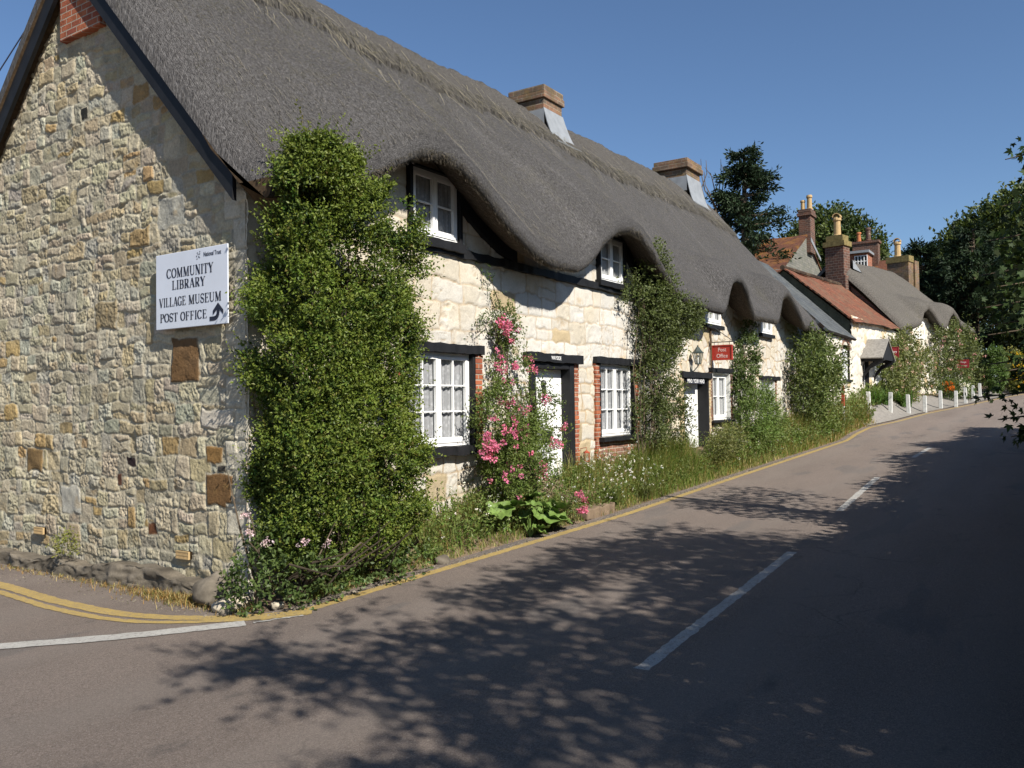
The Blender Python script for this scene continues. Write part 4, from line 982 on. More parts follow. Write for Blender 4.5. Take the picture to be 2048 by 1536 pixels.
def white_wall(name, parent, P0, du, dn, W, H, seed, openings=(), res=.05):
    u, v = np.meshgrid(np.arange(0, W, res), np.arange(0, H, res), indexing='ij')
    ID, D = polygonal(u, v, .42, seed); hs = lambda k: _hash(ID, ID * 0, ID * 0, k)
    h = sstep(0, .05, D) * (.03 + .03 * hs(1)) + .02 * fbm(u * 4, v * 4, ID * .3, seed, 3)
    c = np.array((.58, .54, .46)) * (.85 + .25 * hs(2))[..., None]
    b = (hs(3) > .88)[..., None]; c = np.where(b, np.array((.46, .36, .22)), c)
    jn = (1 - sstep(.0, .03, D))[..., None] * .6; c = c * (1 - jn) + np.array((.42, .35, .24)) * jn
    keep = np.ones(u.shape, bool)
    for a0, a1, b0, b1 in openings: keep &= ~((u > a0) & (u < a1) & (v > b0) & (v < b1))
    return wallmesh(name, M['lime'], parent, P0, du, dn, u, v, h, np.clip(c, .02, .85), keep)

# slate roofed lean-to
ob = empty('slate_roofed_outbuilding', (26, 1.5, .8), 'low limewashed outbuilding with a grey slate roof and arched window beside the thatch end', 'outbuilding')
white_wall('front_wall', ob, (24.3, 0, .7), (1, 0, 0), (0, -1, 0), 4.1, 3.65, 17, [(2.45, 3.65, 2.05, 3.35)])
MB().box(24.3, 24.5, .04, 3.2, .7, 4.6).build('side_wall', M['grey_stone'], ob)
roof_obj('roof', [((24.05, -.22, 4.38), (28.42, -.22, 4.30), (28.42, 3.1, 7.5), (24.05, 3.1, 7.6))], .09, M['slate'], ob, .03)
window(ob, 26.78, 27.93, 2.78, 3.9, .04, 2, 2, 3, 'net2')
arch = MB(); 
for k in range(12):
    a0, a1 = math.pi * k / 12, math.pi * (k + 1) / 12
    arch.prism([(27.355 + .6 * math.cos(a0), -.07, 3.88 + .3 * math.sin(a0)), (27.355 + .6 * math.cos(a1), -.07, 3.88 + .3 * math.sin(a1)), (27.355 + .75 * math.cos(a1), -.07, 3.88 + .42 * math.sin(a1)), (27.355 + .75 * math.cos(a0), -.07, 3.88 + .42 * math.sin(a0))], (0, .1, 0))
arch.build('window_arch', M['brick_grey'], ob); MB().box(26.65, 28.06, -.12, .1, 2.68, 2.77).build('window_sill', M['black'], ob)

# red tiled cottage
rc = empty('red_tiled_cottage', (33, 2.5, 1.2), 'whitewashed cottage with an orange clay tiled roof and dark weathered gable', 'cottage')
MB().prism([(28.45, .02, 1), (28.45, 5, 1), (28.45, 5, 5.1), (28.45, 2.49, 7.22), (28.45, .02, 5.02)], (.3, 0, 0)).build('gable_wall', M['render'], rc)
white_wall('front_wall', rc, (28.4, 0, .8), (1, 0, 0), (0, -1, 0), 10.2, 4.5, 19, [(2.15, 3.1, .9, 3.0), (4.5, 6.3, 1.85, 2.85)])
roof_obj('roof', [((28.3, -.24, 4.98), (38.6, -.24, 5.36), (38.6, 2.49, 7.75), (28.3, 2.49, 7.32)), ((28.3, 5.2, 4.98), (38.6, 5.2, 5.36), (38.6, 2.49, 7.75), (28.3, 2.49, 7.32))], .05, M['redtile'], rc, .09)
rt = MB()
for k in range(26):
    x = 28.3 + k * .4; z = 7.32 + .43 * k / 26; rt.tube([(x, 2.49, z), (x + .385, 2.49, z + .016)], .1, 8)
rt.build('ridge_tiles', M['redtile'], rc)
window(rc, 32.93, 34.67, 2.68, 3.62, .04, 3, 1, 3, 'net2'); MB().box(32.8, 34.8, -.13, .1, 2.58, 2.67).build('window_sill', M['black'], rc)
MB().box(30.58, 31.48, .12, .17, 1.72, 2.75).box(30.58, 31.48, .12, .17, 2.77, 3.75).build('front_door', M['white'], rc)
MB().box(30.5, 30.58, -.04, .2, 1.72, 3.8).box(31.48, 31.56, -.04, .2, 1.72, 3.8).build('door_frame', M['black'], rc)
hd = MB(); slab(hd, (29.95, -.85, 3.66), (29.95, .0, 3.68), (31.4, .0, 4.5), (31.4, -.85, 4.47), .05); slab(hd, (32.85, -.85, 3.66), (32.85, .0, 3.68), (31.4, .0, 4.5), (31.4, -.85, 4.47), .05)
hd.build('porch_hood', M['shingle'], rc)
pb = MB(); pb.prism([(30.0, -.8, 3.6), (32.8, -.8, 3.6), (31.4, -.8, 4.38)], (0, .05, 0))
for x in (30.25, 32.55):
    pts = [(x, -.02, 2.75), (x, -.12, 3.05), (x, -.35, 3.35), (x, -.78, 3.55)]
    for a, b in zip(pts[:-1], pts[1:]): pb.hexa([(x - .06, a[1], a[2] - .09), (x + .06, a[1], a[2] - .09), (x + .06, b[1], b[2] - .09), (x - .06, b[1], b[2] - .09), (x - .06, a[1], a[2] + .09), (x + .06, a[1], a[2] + .09), (x + .06, b[1], b[2] + .09), (x - .06, b[1], b[2] + .09)])
    pb.box(x - .07, x + .07, -.85, 0, 3.53, 3.66)
pb.build('porch_bracket', M['black'], rc)
MB().tube([(36.1, -.05, 4.9), (36.1, -.05, 3.9)], .04, 6).box(36.0, 36.2, -.12, -.02, 4.5, 4.75).build('downpipe', M['iron'], rc)
hanging_sign(34.0, -.29, -.80, 3.82, 4.28, 'dark red hanging board reading Library beside the little timber porch hood', [('Library', .15)], 'dred_sign', False, 'letter')

# second thatched cottage, turned with the bend of the street
A2 = math.radians(-12)
def T2(s, n, z): return (38.55 + s * math.cos(A2) - n * math.sin(A2), s * math.sin(A2) + n * math.cos(A2), z)
t2 = empty('thatched_cottage', T2(5, 2, 1.8), 'distant thatched cottage half hidden by roses, with two pot topped chimneys', 'cottage')
E2X = [-.5, .9, 1.7, 2.1, 2.8, 3.5, 4.3, 4.9, 5.3, 5.8, 6.3, 6.9, 7.6, 8.4, 13]
E2Z = [5.36, 5.42, 5.62, 6.2, 6.46, 6.2, 5.72, 5.56, 5.7, 6.2, 6.46, 6.2, 5.75, 5.6, 5.6]
def top2(S_, N_):
    w = 1 - sstep(-.55, 1.3, N_)
    z = 5.75 + 1.03 * (3 - np.abs(N_ - 3) + .55) + (np.interp(S_, E2X, E2Z) - 5.45) * w * (N_ < 3) - .12 * np.exp(-((N_ - 3) / .35) ** 2)
    hip = 5.6 + 2.0 * (9.9 - S_); k = .35; z = -np.log(np.exp(-z / k) + np.exp(-hip / k)) * k
    z = z + .06 * fbm(S_ * .6, N_ * .6, 0, 91, 3) + .012 * fbm(S_ * 5, N_ * 5, 0, 93, 2)
    a = np.clip((.3 - S_) / .75, 0, 1); return z - .5 * (1 - np.sqrt(1 - a ** 2))
Sx = np.concatenate([np.linspace(-.45, .3, 14), np.arange(.4, 9.75, .1)]); rows, uvs = [], []; s_ = -1.
for y, dz in [(.3, .55), (0, .3), (-.3, .06), (-.48, .0), (-.56, .08), (-.58, .2)]:
    z = np.minimum(np.interp(Sx, E2X, E2Z) + dz, top2(Sx, Sx * 0 - .5) - .1); rows.append((Sx, Sx * 0 + y, z)); uvs.append(np.stack([Sx, Sx * 0 + s_], 1)); s_ += .12
for y in np.concatenate([np.linspace(-.55, 3, 48), np.linspace(3.1, 6.4, 22)]):
    rows.append((Sx, Sx * 0 + y, top2(Sx, Sx * 0 + y))); uvs.append(np.stack([Sx, Sx * 0 + y * 1.43], 1))
G2 = np.stack([np.stack(T2(a, b, c), 1) for a, b, c in rows], 1); k2 = np.ones((len(Sx), len(rows), 3)); k2[:, :4] *= .7
npmesh('thatch_roof', G2.reshape(-1, 3), grid_faces(len(Sx), len(rows))[:, ::-1], M['thatch_far'], t2, k2.reshape(-1, 3), True, np.stack(uvs, 1).reshape(-1, 2))
white_wall('front_wall', t2, T2(-.1, 0, 1), (math.cos(A2), math.sin(A2), 0), (math.sin(A2), -math.cos(A2), 0), 9.2, 5.2, 23, [(6.3, 8.0, 1.6, 2.75)])
pr = [T2(-.12, n, z) for n, z in ((0, 1), (6, 1), (6, 5.9), (3, 8.6), (0, 5.6))]; MB().prism(pr, (.15, 0, 0)).build('gable_wall', M['brick_grey'], t2)
def box2(mb, s0, s1, n0, n1, z0, z1): return mb.hexa([T2(s0, n0, z0), T2(s1, n0, z0), T2(s1, n1, z0), T2(s0, n1, z0), T2(s0, n0, z1), T2(s1, n0, z1), T2(s1, n1, z1), T2(s0, n1, z1)])
def pot(mb, c, r, h): return mb.lathe(c, [(r * 1.15, 0), (r * 1.2, h * .1), (r * .9, h * .13), (r * .8, h * .8), (r * 1.05, h * .83), (r * 1.05, h * .9), (r * .9, h), (r * .7, h), (r * .65, h * .8)], 12)
def hood(mb, c, r):  # little half-round cowl
    for k in range(8):
        a0, a1 = math.pi * k / 8, math.pi * (k + 1) / 8
        mb.prism([(c[0] - r, c[1] + r * math.cos(a0), c[2] + r * math.sin(a0)), (c[0] - r, c[1] + r * math.cos(a1), c[2] + r * math.sin(a1)), (c[0] - r, c[1] + r * .8 * math.cos(a1), c[2] + r * .8 * math.sin(a1)), (c[0] - r, c[1] + r * .8 * math.cos(a0), c[2] + r * .8 * math.sin(a0))], (2 * r, 0, 0))
    return mb
cb = MB(); box2(cb, -.75, .1, 2.1, 3.3, 4.5, 8.2); box2(cb, -.68, .03, 2.2, 3.15, 8.2, 9.95); c2 = cb.build('chimney', M['brick_dark'], t2)
cc = MB(); box2(cc, -.76, .11, 2.12, 3.23, 9.7, 9.95 - .003); box2(cc, -.66, .01, 2.24, 3.1, 9.95, 10.25); cc.build('chimney_cap', M['lichen'], c2)
hood(pot(MB(), T2(-.33, 2.65, 10.2), .2, 1.0), tuple(np.array(T2(-.33, 2.65, 11.2))), .2).build('chimney_pot', M['buff'], c2)
lf = MB(); lf.add([T2(.12, 2.1, 9.0), T2(1.0, 2.0, 8.45), T2(1.0, 3.2, 8.95), T2(.12, 3.2, 9.5)], [(0, 1, 2, 3)]); lf.add([T2(.12, 2.08, 8.6), T2(.9, 2.0, 8.47), T2(.12, 2.09, 9.05)], [(0, 1, 2)]); lf.build('lead_flashing', M['lead'], c2)
cb = MB(); box2(cb, 8.2, 8.9, 2.4, 3.6, 7.5, 10.1); box2(cb, 8.9, 9.5, 2.3, 3.4, 7.5, 10.0); c3 = cb.build('chimney', M['brick_lichen'], t2)
cc = MB(); box2(cc, 8.15, 8.88, 2.35, 3.65, 9.9, 10.25); cc.build('chimney_cap', M['lichen'], c3)
hood(pot(MB(), T2(8.5, 3.1, 10.2), .2, .95), T2(8.5, 3.1, 11.15), .2).build('chimney_pot', M['buff'], c3)
wq = [T2(6.3, -.02, 2.7), T2(8.0, -.02, 2.7), T2(8.0, -.02, 3.7), T2(6.3, -.02, 3.7)]
wf = MB()
def bx2(mb, s0, s1, z0, z1, n0=-.06, n1=.06): return box2(mb, s0, s1, n0, n1, z0, z1)
bx2(wf, 6.3, 6.4, 2.6, 3.75); bx2(wf, 7.9, 8.0, 2.6, 3.75); bx2(wf, 6.4, 7.9, 2.6, 2.75); bx2(wf, 6.4, 7.9, 3.65, 3.75); bx2(wf, 7.1, 7.2, 2.75, 3.65); bx2(wf, 6.4, 7.1, 3.18, 3.23); bx2(wf, 7.2, 7.9, 3.18, 3.23)
w2 = wf.build('window', M['white'], t2); pn = MB(); box2(pn, 6.4, 7.9, .01, .03, 2.75, 3.65); pn.build('pane', M['glass'], w2); pn = MB(); box2(pn, 6.2, 8.1, .3, .32, 2.5, 3.8); pn.build('dark_interior', M['dim'], w2)
wj = MB(); bx2(wj, 8.02, 8.25, 2.3, 3.9, -.08, .05); wj.build('brick_jamb', M['brick_grey'], t2)
for sa, sb in ((2.15, 3.5), (5.6, 6.9)):
    wf = MB(); bx2(wf, sa, sb, 5.05, 5.2); bx2(wf, sa, sb, 5.85, 5.95); bx2(wf, sa, sa + .1, 5.2, 5.85); bx2(wf, sb - .1, sb, 5.2, 5.85); bx2(wf, (sa + sb) / 2 - .05, (sa + sb) / 2 + .05, 5.2, 5.85)
    w2 = wf.build('window', M['white'], t2); pn = MB(); box2(pn, sa, sb, .04, .06, 5.1, 5.9); pn.build('pane', M['dim'], w2)
bS = T2(6.15, -.85, 4); hs_ = empty('hanging_sign', (bS[0], bS[1], 4), 'small dark red board reading Village Museum among the roses of the distant thatched cottage', 'sign', 'red hanging boards along the cottages')
xs_ = bS[0]; MB().box(xs_ - .02, xs_ + .02, bS[1] - .42, bS[1] + .12, 3.62, 4.05).build('board', M['dred_sign'], hs_)
font('lettering', 'Village', .13, (xs_ - .024, bS[1] - .15, 3.88), GROT, M['pinkwhite'], hs_, 'CENTER', .8, .001); font('lettering', 'Museum', .13, (xs_ - .024, bS[1] - .15, 3.70), GROT, M['pinkwhite'], hs_, 'CENTER', .8, .001)
MB().tube([(xs_, bS[1] + .8, 4.1), (xs_, bS[1] - .45, 4.1)], .015).tube([(xs_, bS[1], 4.1), (xs_, bS[1], 4.04)], .01).build('bracket', M['iron'], hs_)

# stone house with lichened roof behind
sh = empty('stone_house', (53, 12, 3), 'grey stone house with lichen covered clay tile roof rising behind the thatch', 'house')
MB().prism([(47.4, 8, 2), (60.2, 8, 2), (60.2, 8, 10.2), (53.8, 8, 13.25), (47.4, 8, 10.2)], (0, .3, 0)).build('gable_wall', M['grey_stone'], sh)
MB().box(47.45, 47.7, 8.3, 12.3, 2, 10.1).box(59.9, 60.15, 8.3, 12.3, 2, 10.1).build('side_wall', M['grey_stone'], sh)
roof_obj('roof', [((46.9, 7.92, 9.95), (46.9, 12.1, 9.95), (53.8, 11.0, 13.5), (53.8, 7.92, 13.4)), ((60.7, 7.92, 9.95), (60.7, 12.6, 9.95), (53.8, 11.6, 13.4), (53.8, 7.92, 13.4)),
                  ((46.9, 12.1, 9.95), (60.7, 12.6, 9.95), (53.9, 11.3, 13.42), (53.8, 11.0, 13.5))], .15, M['oldtile'], sh, .06)
cb = MB().box(53.9, 55.1, 7.72, 8.5, 12.2, 15.0); c4 = cb.build('chimney', M['brick_dark'], sh); MB().box(53.8, 55.2, 7.62, 8.6, 14.75, 14.95).box(53.85, 55.15, 7.67, 8.55, 15.003, 15.2).build('chimney_cap', M['brick_dark'], c4)
pot(pot(MB(), (54.5, 8.35, 15.2), .17, .75), (54.5, 7.9, 15.2), .2, 1.05).build('chimney_pot', M['buff'], c4)
MB().prism([(53.9, 7.68, 13.2), (56.5, 7.68, 12.1), (56.5, 7.68, 11.9), (53.9, 7.68, 12.9)], (0, .05, 0)).build('lead_flashing', M['lead'], sh)
# brick house with flat dormer farther back
bh = empty('brick_house', (70, 8, 4), 'red brick house with a flat topped white dormer peeping over the far thatch', 'house')
MB().box(67, 76, 5.6, 10, 2, 10.5).build('wall', M['brick'], bh)
roof_obj('roof', [((66.6, 5.2, 10.3), (66.6, 10.4, 10.3), (70, 10.2, 13.6), (70, 5.4, 13.6)), ((76.4, 5.2, 10.3), (76.4, 10.4, 10.3), (70, 10.2, 13.6), (70, 5.4, 13.6))], .15, M['oldtile'], bh)
dm = MB().box(67.6, 70.5, 6.68, 8.25, 12.0, 14.0).build('dormer', M['brick'], bh); MB().box(67.3, 70.8, 6.5, 8.45, 14.0, 14.2).build('dormer_roof', M['lead'], dm)
dw = MB()
for k in range(5): dw.box(67.52, 67.6, 6.66 + k * .235, 6.72 + k * .235, 12.9, 13.8)
for z in (12.85, 13.3, 13.75): dw.box(67.53, 67.6, 6.66, 7.66, z, z + .06)
dwo = dw.build('window', M['white'], bh); MB().box(67.57, 67.59, 6.7, 7.64, 12.9, 13.78).build('pane', M['dim'], dwo)
c5 = MB().box(69.5, 70.4, 6.2, 8.2, 12, 15.1).build('chimney', M['brick_dark'], bh); MB().box(69.4, 70.5, 6.1, 8.3, 15.1, 15.3).build('chimney_cap', M['brick_dark'], c5)
pot(MB(), (69.9, 7.75, 15.3), .2, .85).build('chimney_pot', M['terracotta'], c5); pot(MB(), (69.9, 7.0, 15.3), .22, 1.15).build('chimney_pot', M['brick_dark'], c5)

# ------------------------------------------------------------------ bollards, post, stones, wire
posts = [(29.7, -.35, 1738, .72), (31.85, -.76, 0, .82), (33.58, -1.19, 0, .82), (35.1, -1.62, 0, .74), (37.44, -1.97, 0, .84), (38.83, -2.44, 0, .76), (41.2, -2.62, 0, .8), (43.3, -2.76, 0, .8), (46.1, -2.85, 0, .76)]
plabels = ['short white wooden bollard at the weedy start of the pavement', 'second white wooden bollard along the pavement edge, leaning slightly', 'white wooden bollard third along the row, before the strappy leaves', 'shorter white bollard fourth along the pavement row', 'tallest white bollard, fifth along the pavement row', 'squat white bollard sixth along the pavement row', 'white bollard seventh along, before the white flowers', 'white bollard next to last in the far pavement row', 'grey white bollard last in the row, half lost in greenery']
for (x, y, _, h), lb in zip(posts, plabels):
    z = float(ground_h(x, y)); r = random.Random(int(x * 10)); dx, dy = r.uniform(-.02, .02), r.uniform(-.03, .03); w = .075
    b = MB(); b.hexa([(x - w, y - w, z - .1), (x + w, y - w, z - .1), (x + w, y + w, z - .1), (x - w, y + w, z - .1), (x - w * .95 + dx, y - w * .95 + dy, z + h), (x + w * .95 + dx, y - w * .95 + dy, z + h - .03), (x + w * .95 + dx, y + w * .95 + dy, z + h - .03), (x - w * .95 + dx, y + w * .95 + dy, z + h)])
    tag(b.build('bollard', M['white2'], None, bevel=.012), lb, 'bollard', 'white bollards along the pavement')
x, y = 24.6, -.5; z = float(ground_h(x, y))
pp = MB().box(x - .04, x + .04, y - .04, y + .04, z - .1, z + .85).build('marker_post', M['white2'], None, bevel=.008); MB().box(x - .045, x + .045, y - .045, y + .045, z + .86, z + 1.55).build('painted_band', M['rust'], pp)
tag(pp, 'thin red and white marker post among weeds beside the thatch end', 'post')
def rock(name, c, r, label, mat='rock', seed=1, sq=.6):
    u, v = np.meshgrid(np.linspace(0, 2 * np.pi, 22), np.linspace(0, np.pi, 14), indexing='ij')
    d = np.stack([np.cos(u) * np.sin(v), np.sin(u) * np.sin(v), np.cos(v)], -1); k = 1 + .35 * fbm(d[..., 0] * 1.5 + seed, d[..., 1] * 1.5, d[..., 2] * 1.5, seed, 3)
    P = d * k[..., None] * np.array((r, r * .8, r * sq)) + np.array(c)
    return tag(npmesh(name, P.reshape(-1, 3), grid_faces(22, 14), M[mat], None, smooth=True), label, 'rock')
rock('corner_stone', (-.30, -.10, .05), .2, 'flat pale rock lying at the foot of the house corner', seed=2, sq=.35)
rock('corner_stone', (-.05, -.5, .04), .075, 'fist sized white stone on the verge by the yellow lines', seed=4)
rock('corner_stone', (-.22, .22, .12), .24, 'dark lumpy boulder against the plinth end at the corner', 'darkstone', 6, .7)
rock('corner_stone', (2.35, -.66, .10), .12, 'grey stone half buried beside the corner bush', 'darkstone', seed=8)
st = MB(); st.beam(0, 5.75, 6.75, -.80, -.45, .18, .36, 10, .025, 21); st.beam(0, 5.75, 6.7, -.47, -.02, .36, .56, 10, .025, 22)
tag(st.build('stone_steps', M['soil'], None, bevel=.02), 'worn stone steps overgrown with grass below the stable door', 'steps')
wr = MB().tube([(.25, 9.07, 4.98), (1.16, 7.53, 7.61), (1.57, 6.87, 8.8), (2.2, 5.8, 10.6)], .011, 5).build('overhead_wire', M['ink'], None)
tag(wr, 'thin dark overhead wire crossing the sky left of the gable chimney', 'wire')

# ------------------------------------------------------------------ vegetation
def unit(a): return a / np.maximum(np.linalg.norm(a, axis=-1, keepdims=True), 1e-9)
def rdir(n): return unit(RNG.normal(size=(n, 3)))
def leaf_arrays(p, d, L, W, fold=.25):
    n = len(p); L = np.broadcast_to(L, n)[:, None]; W = np.broadcast_to(W, n)[:, None]
    s = unit(np.cross(d, rdir(n))); nr = np.cross(s, d)
    mid = p + d * L * .48 + nr * W * fold
    return np.stack([p, mid + s * W * .5 - nr * W * fold * 2, p + d * L, mid - s * W * .5 - nr * W * fold * 2], 1)
class Leaves:
    def __init__(s): s.V = []; s.C = []
    def add(s, quads, col): s.V.append(quads); s.C.append(np.broadcast_to(col, (len(quads), 3))); return s
    def build(s, name, mat, parent=None):
        V = np.concatenate(s.V); C = np.concatenate(s.C); n = len(V)
        return npmesh(name, V.reshape(-1, 3), np.arange(4 * n).reshape(n, 4), mat, parent, np.clip(np.repeat(C, 4, 0), .003, .95))
def tint(n, base, var=.3, hue=.12):
    return np.array(base) * RNG.uniform(1 - var, 1 + var, (n, 1)) * RNG.uniform(1 - hue, 1 + hue, (n, 3))
def sprigs(lv, base, d, k, slen, L, W, cols, spread=.8, tip=None, droop=.0):
    """k leaves along each twig; cols one colour per twig, tip colour mixed in towards the end"""
    n = len(base); t = (np.arange(k) + RNG.uniform(0, 1, (n, k))) / k
    slen = np.broadcast_to(slen, n)[:, None, None]
    P = base[:, None] + d[:, None] * slen * t[..., None]; P[..., 2] -= droop * (t * slen[..., 0]) ** 2
    D = unit(d[:, None] * (1 - spread * .5) + rdir(n * k).reshape(n, k, 3) * spread)
    c = cols[:, None] * RNG.uniform(.75, 1.25, (n, k, 1))
    if tip is not None: c = c * (1 - t[..., None] ** 2) + np.array(tip) * t[..., None] ** 2
    sc = RNG.uniform(.7, 1.25, n * k)
    lv.add(leaf_arrays(P.reshape(-1, 3), D.reshape(-1, 3), L * sc, W * sc), c.reshape(-1, 3))
def twig_tubes(name, paths, r0, mat, parent, seg=5):
    b = MB()
    for p in paths: b.tube(p, [r0 * (1 - .75 * i / (len(p) - 1)) for i in range(len(p))], seg, False)
    return b.build(name, mat, parent)

M['darkbark'] = mat_plain('dark_bark', (.045, .036, .026), .95, .05, .35, 10, .6)
# --- the big bush on the corner
def corner_bush():
    root = empty('evergreen_shrub', (.8, -.5, .1), 'huge dense evergreen shrub covering the house corner up to the thatch', 'shrub')
    zk = [.1, .4, .75, 1.5, 2.3, 3.05, 3.55, 3.95, 4.25, 4.45, 4.62]
    xl = [.3, .1, -.08, -.12, -.10, -.10, -.10, -.12, -.14, -.1, .0]; xr = [1.4, 1.75, 1.95, 1.84, 1.7, 1.86, 1.84, 1.6, 1.2, .72, .35]
    yf = [-.55, -.68, -.85, -.95, -1.0, -1.02, -1.05, -1.08, -1.08, -1.05, -1.0]; yb = [-.05, .0, .02, .02, .02, .0, -.1, -.5, -.66, -.72, -.8]
    n = 33000; z = RNG.uniform(.25, 4.6, n) ; a = RNG.uniform(0, 2 * np.pi, n)
    rr = np.where(RNG.random(n) < .78, RNG.uniform(.80, 1.03, n), RNG.uniform(.25, .85, n))
    I = lambda t: np.interp(z, zk, t)
    cx, cy = (I(xl) + I(xr)) / 2, (I(yf) + I(yb)) / 2; ax, ay = (I(xr) - I(xl)) / 2, (I(yb) - I(yf)) / 2
    e = .75; ca, sa = np.sign(np.cos(a)) * np.abs(np.cos(a)) ** e, np.sign(np.sin(a)) * np.abs(np.sin(a)) ** e
    lump = 1 + .34 * fbm(np.cos(a) * 1.3, z * 1.6, np.sin(a) * 1.3, 101, 3) + .22 * fbm(a * 4.5, z * 3.6, 0, 103, 2)
    rr = rr * lump
    P = np.stack([cx + ax * ca * rr, cy + ay * sa * rr, z + .1 * fbm(a * 2, z * 2, 3, 105, 2)], 1)
    P[:, 1] = np.minimum(P[:, 1], np.where(P[:, 0] > 0, -.04, 9)); P[:, 1] = np.where((P[:, 2] > 3.95), np.minimum(P[:, 1], -.72), P[:, 1])
    out = unit(np.stack([ca / np.maximum(ax, .1), sa / np.maximum(ay, .1), z * 0 + .35], 1))
    # holes: thin out where a noise field is low so that dark gaps stay between clumps
    hole = fbm(P[:, 0] * 3.0, P[:, 2] * 3.0, P[:, 1] * 3.0, 107, 2) + .25 * (rr < .75)
    keep = hole > np.where(z < 1.6, -.30, -.16); P, out, z = P[keep], out[keep], z[keep]; n = len(P)
    d = unit(out + rdir(n) * .55 + np.array((0, 0, .25)))
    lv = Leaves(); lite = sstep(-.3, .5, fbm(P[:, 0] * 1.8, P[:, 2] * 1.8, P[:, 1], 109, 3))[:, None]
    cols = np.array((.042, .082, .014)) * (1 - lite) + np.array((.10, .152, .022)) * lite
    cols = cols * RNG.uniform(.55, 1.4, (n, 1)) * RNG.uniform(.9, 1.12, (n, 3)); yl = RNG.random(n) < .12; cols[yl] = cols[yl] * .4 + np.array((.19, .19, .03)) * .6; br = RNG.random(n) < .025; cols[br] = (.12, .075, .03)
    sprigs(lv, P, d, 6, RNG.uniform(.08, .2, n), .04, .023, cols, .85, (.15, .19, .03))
    # long shoots breaking the outline
    m = 900; i = RNG.integers(0, n, m); dd = unit(out[i] + np.array((0, 0, .7)) + rdir(m) * .35)
    sprigs(lv, P[i], dd, 16, RNG.uniform(.18, .45, m), .034, .019, cols[i], .8, (.19, .22, .04))
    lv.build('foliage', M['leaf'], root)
    paths = []
    for k in range(12):
        x, y = RNG.uniform(.1, 1.7), RNG.uniform(-.6, -.12); h = RNG.uniform(2, 4.2)
        paths.append([(x, y, .05), (x + RNG.uniform(-.15, .15), y - .05, h * .3), (x + RNG.uniform(-.25, .25), y - RNG.uniform(.1, .25), h * .7), (x * .6 + .35, y * .6 - .35, h)])
    for k in range(14):
        x = RNG.uniform(-.1, 1.8); paths.append([(x, -.3, .15), (x + RNG.uniform(-.3, .3), -.85, RNG.uniform(.2, .5)), (x + RNG.uniform(-.5, .5), -1.1, RNG.uniform(.3, .8))])
    twig_tubes('branches', paths, .02, M['darkbark'], root)
corner_bush()

def wall_shrub(name, label, cat, blobs, n, L, W, base, tip, seed=0, spread=.9, slen=(.08, .22), gaps=-.2, k=6, stems=(), mat='leaf', lift=.3, extra=None, loc=None, group=None):
    """climber or bush made of ellipsoid clumps (cx,cy,cz,rx,ry,rz,weight) full of leafy twigs"""
    b0 = blobs[0]; root = empty(name, loc or (b0[0], b0[1], float(ground_h(b0[0], b0[1]))), label, cat, group)
    w = np.array([b[6] for b in blobs]); idx = RNG.choice(len(blobs), n, p=w / w.sum()); B = np.array([b[:6] for b in blobs])[idx]
    u = rdir(n); r = RNG.uniform(.35, 1, n)[:, None] ** .5 * (1 + .25 * fbm(u[:, 0] * 2 + idx, u[:, 1] * 2, u[:, 2] * 2, seed, 3))[:, None]
    P = B[:, :3] + B[:, 3:] * u * r
    keep = fbm(P[:, 0] * 3.2, P[:, 2] * 3.2, P[:, 1] * 3, seed + 3, 3) > gaps; P, u = P[keep], u[keep]; m = len(P)
    d = unit(u * .7 + rdir(m) * .7 + np.array((0, -.15, lift)))
    lite = sstep(-.35, .5, fbm(P[:, 0] * 2, P[:, 2] * 2, P[:, 1] * 2, seed + 5, 3))[:, None]
    cols = np.array(base) * (.7 + .6 * lite) * RNG.uniform(.7, 1.3, (m, 1)) * RNG.uniform(.92, 1.08, (m, 3))
    lv = Leaves(); sprigs(lv, P, d, k, RNG.uniform(*slen, m), L, W, cols, spread, tip); lv.build('foliage', M[mat], root)
    if len(stems): twig_tubes('stems', stems, .016, M['bark'], root)
    return root, P
def stems_up(x0, x1, y, z0, z1, n, wob=.12):
    r = []
    for k in range(n):
        x = RNG.uniform(x0, x1); xx = x; pts = []
        for t in np.linspace(0, 1, 7): pts.append((xx, y - .03 + RNG.uniform(-.03, .03), z0 + (z1 - z0) * t)); xx += RNG.uniform(-wob, wob)
        r.append(pts)
    return r

def blooms(name, centres, rad, base, parent, petals=14, size=.03):
    n = len(centres); d = rdir(n * petals); p = np.repeat(np.asarray(centres), petals, 0) + d * np.repeat(np.broadcast_to(rad, n), petals)[:, None] * RNG.uniform(.2, .8, (n * petals, 1))
    c = np.repeat(tint(n, base, .22, .06), petals, 0) * RNG.uniform(.8, 1.25, (n * petals, 1))
    lv = Leaves(); lv.add(leaf_arrays(p, unit(d + rdir(len(p)) * .6), size * RNG.uniform(.8, 1.3, len(p)), size * .95, .3), c); return lv.build(name, M['petal'], parent)
def clusters(cs, n, r):
    cs = np.array(cs); i = RNG.integers(0, len(cs), n); return cs[i] + rdir(n) * r * RNG.random((n, 1)) ** .5

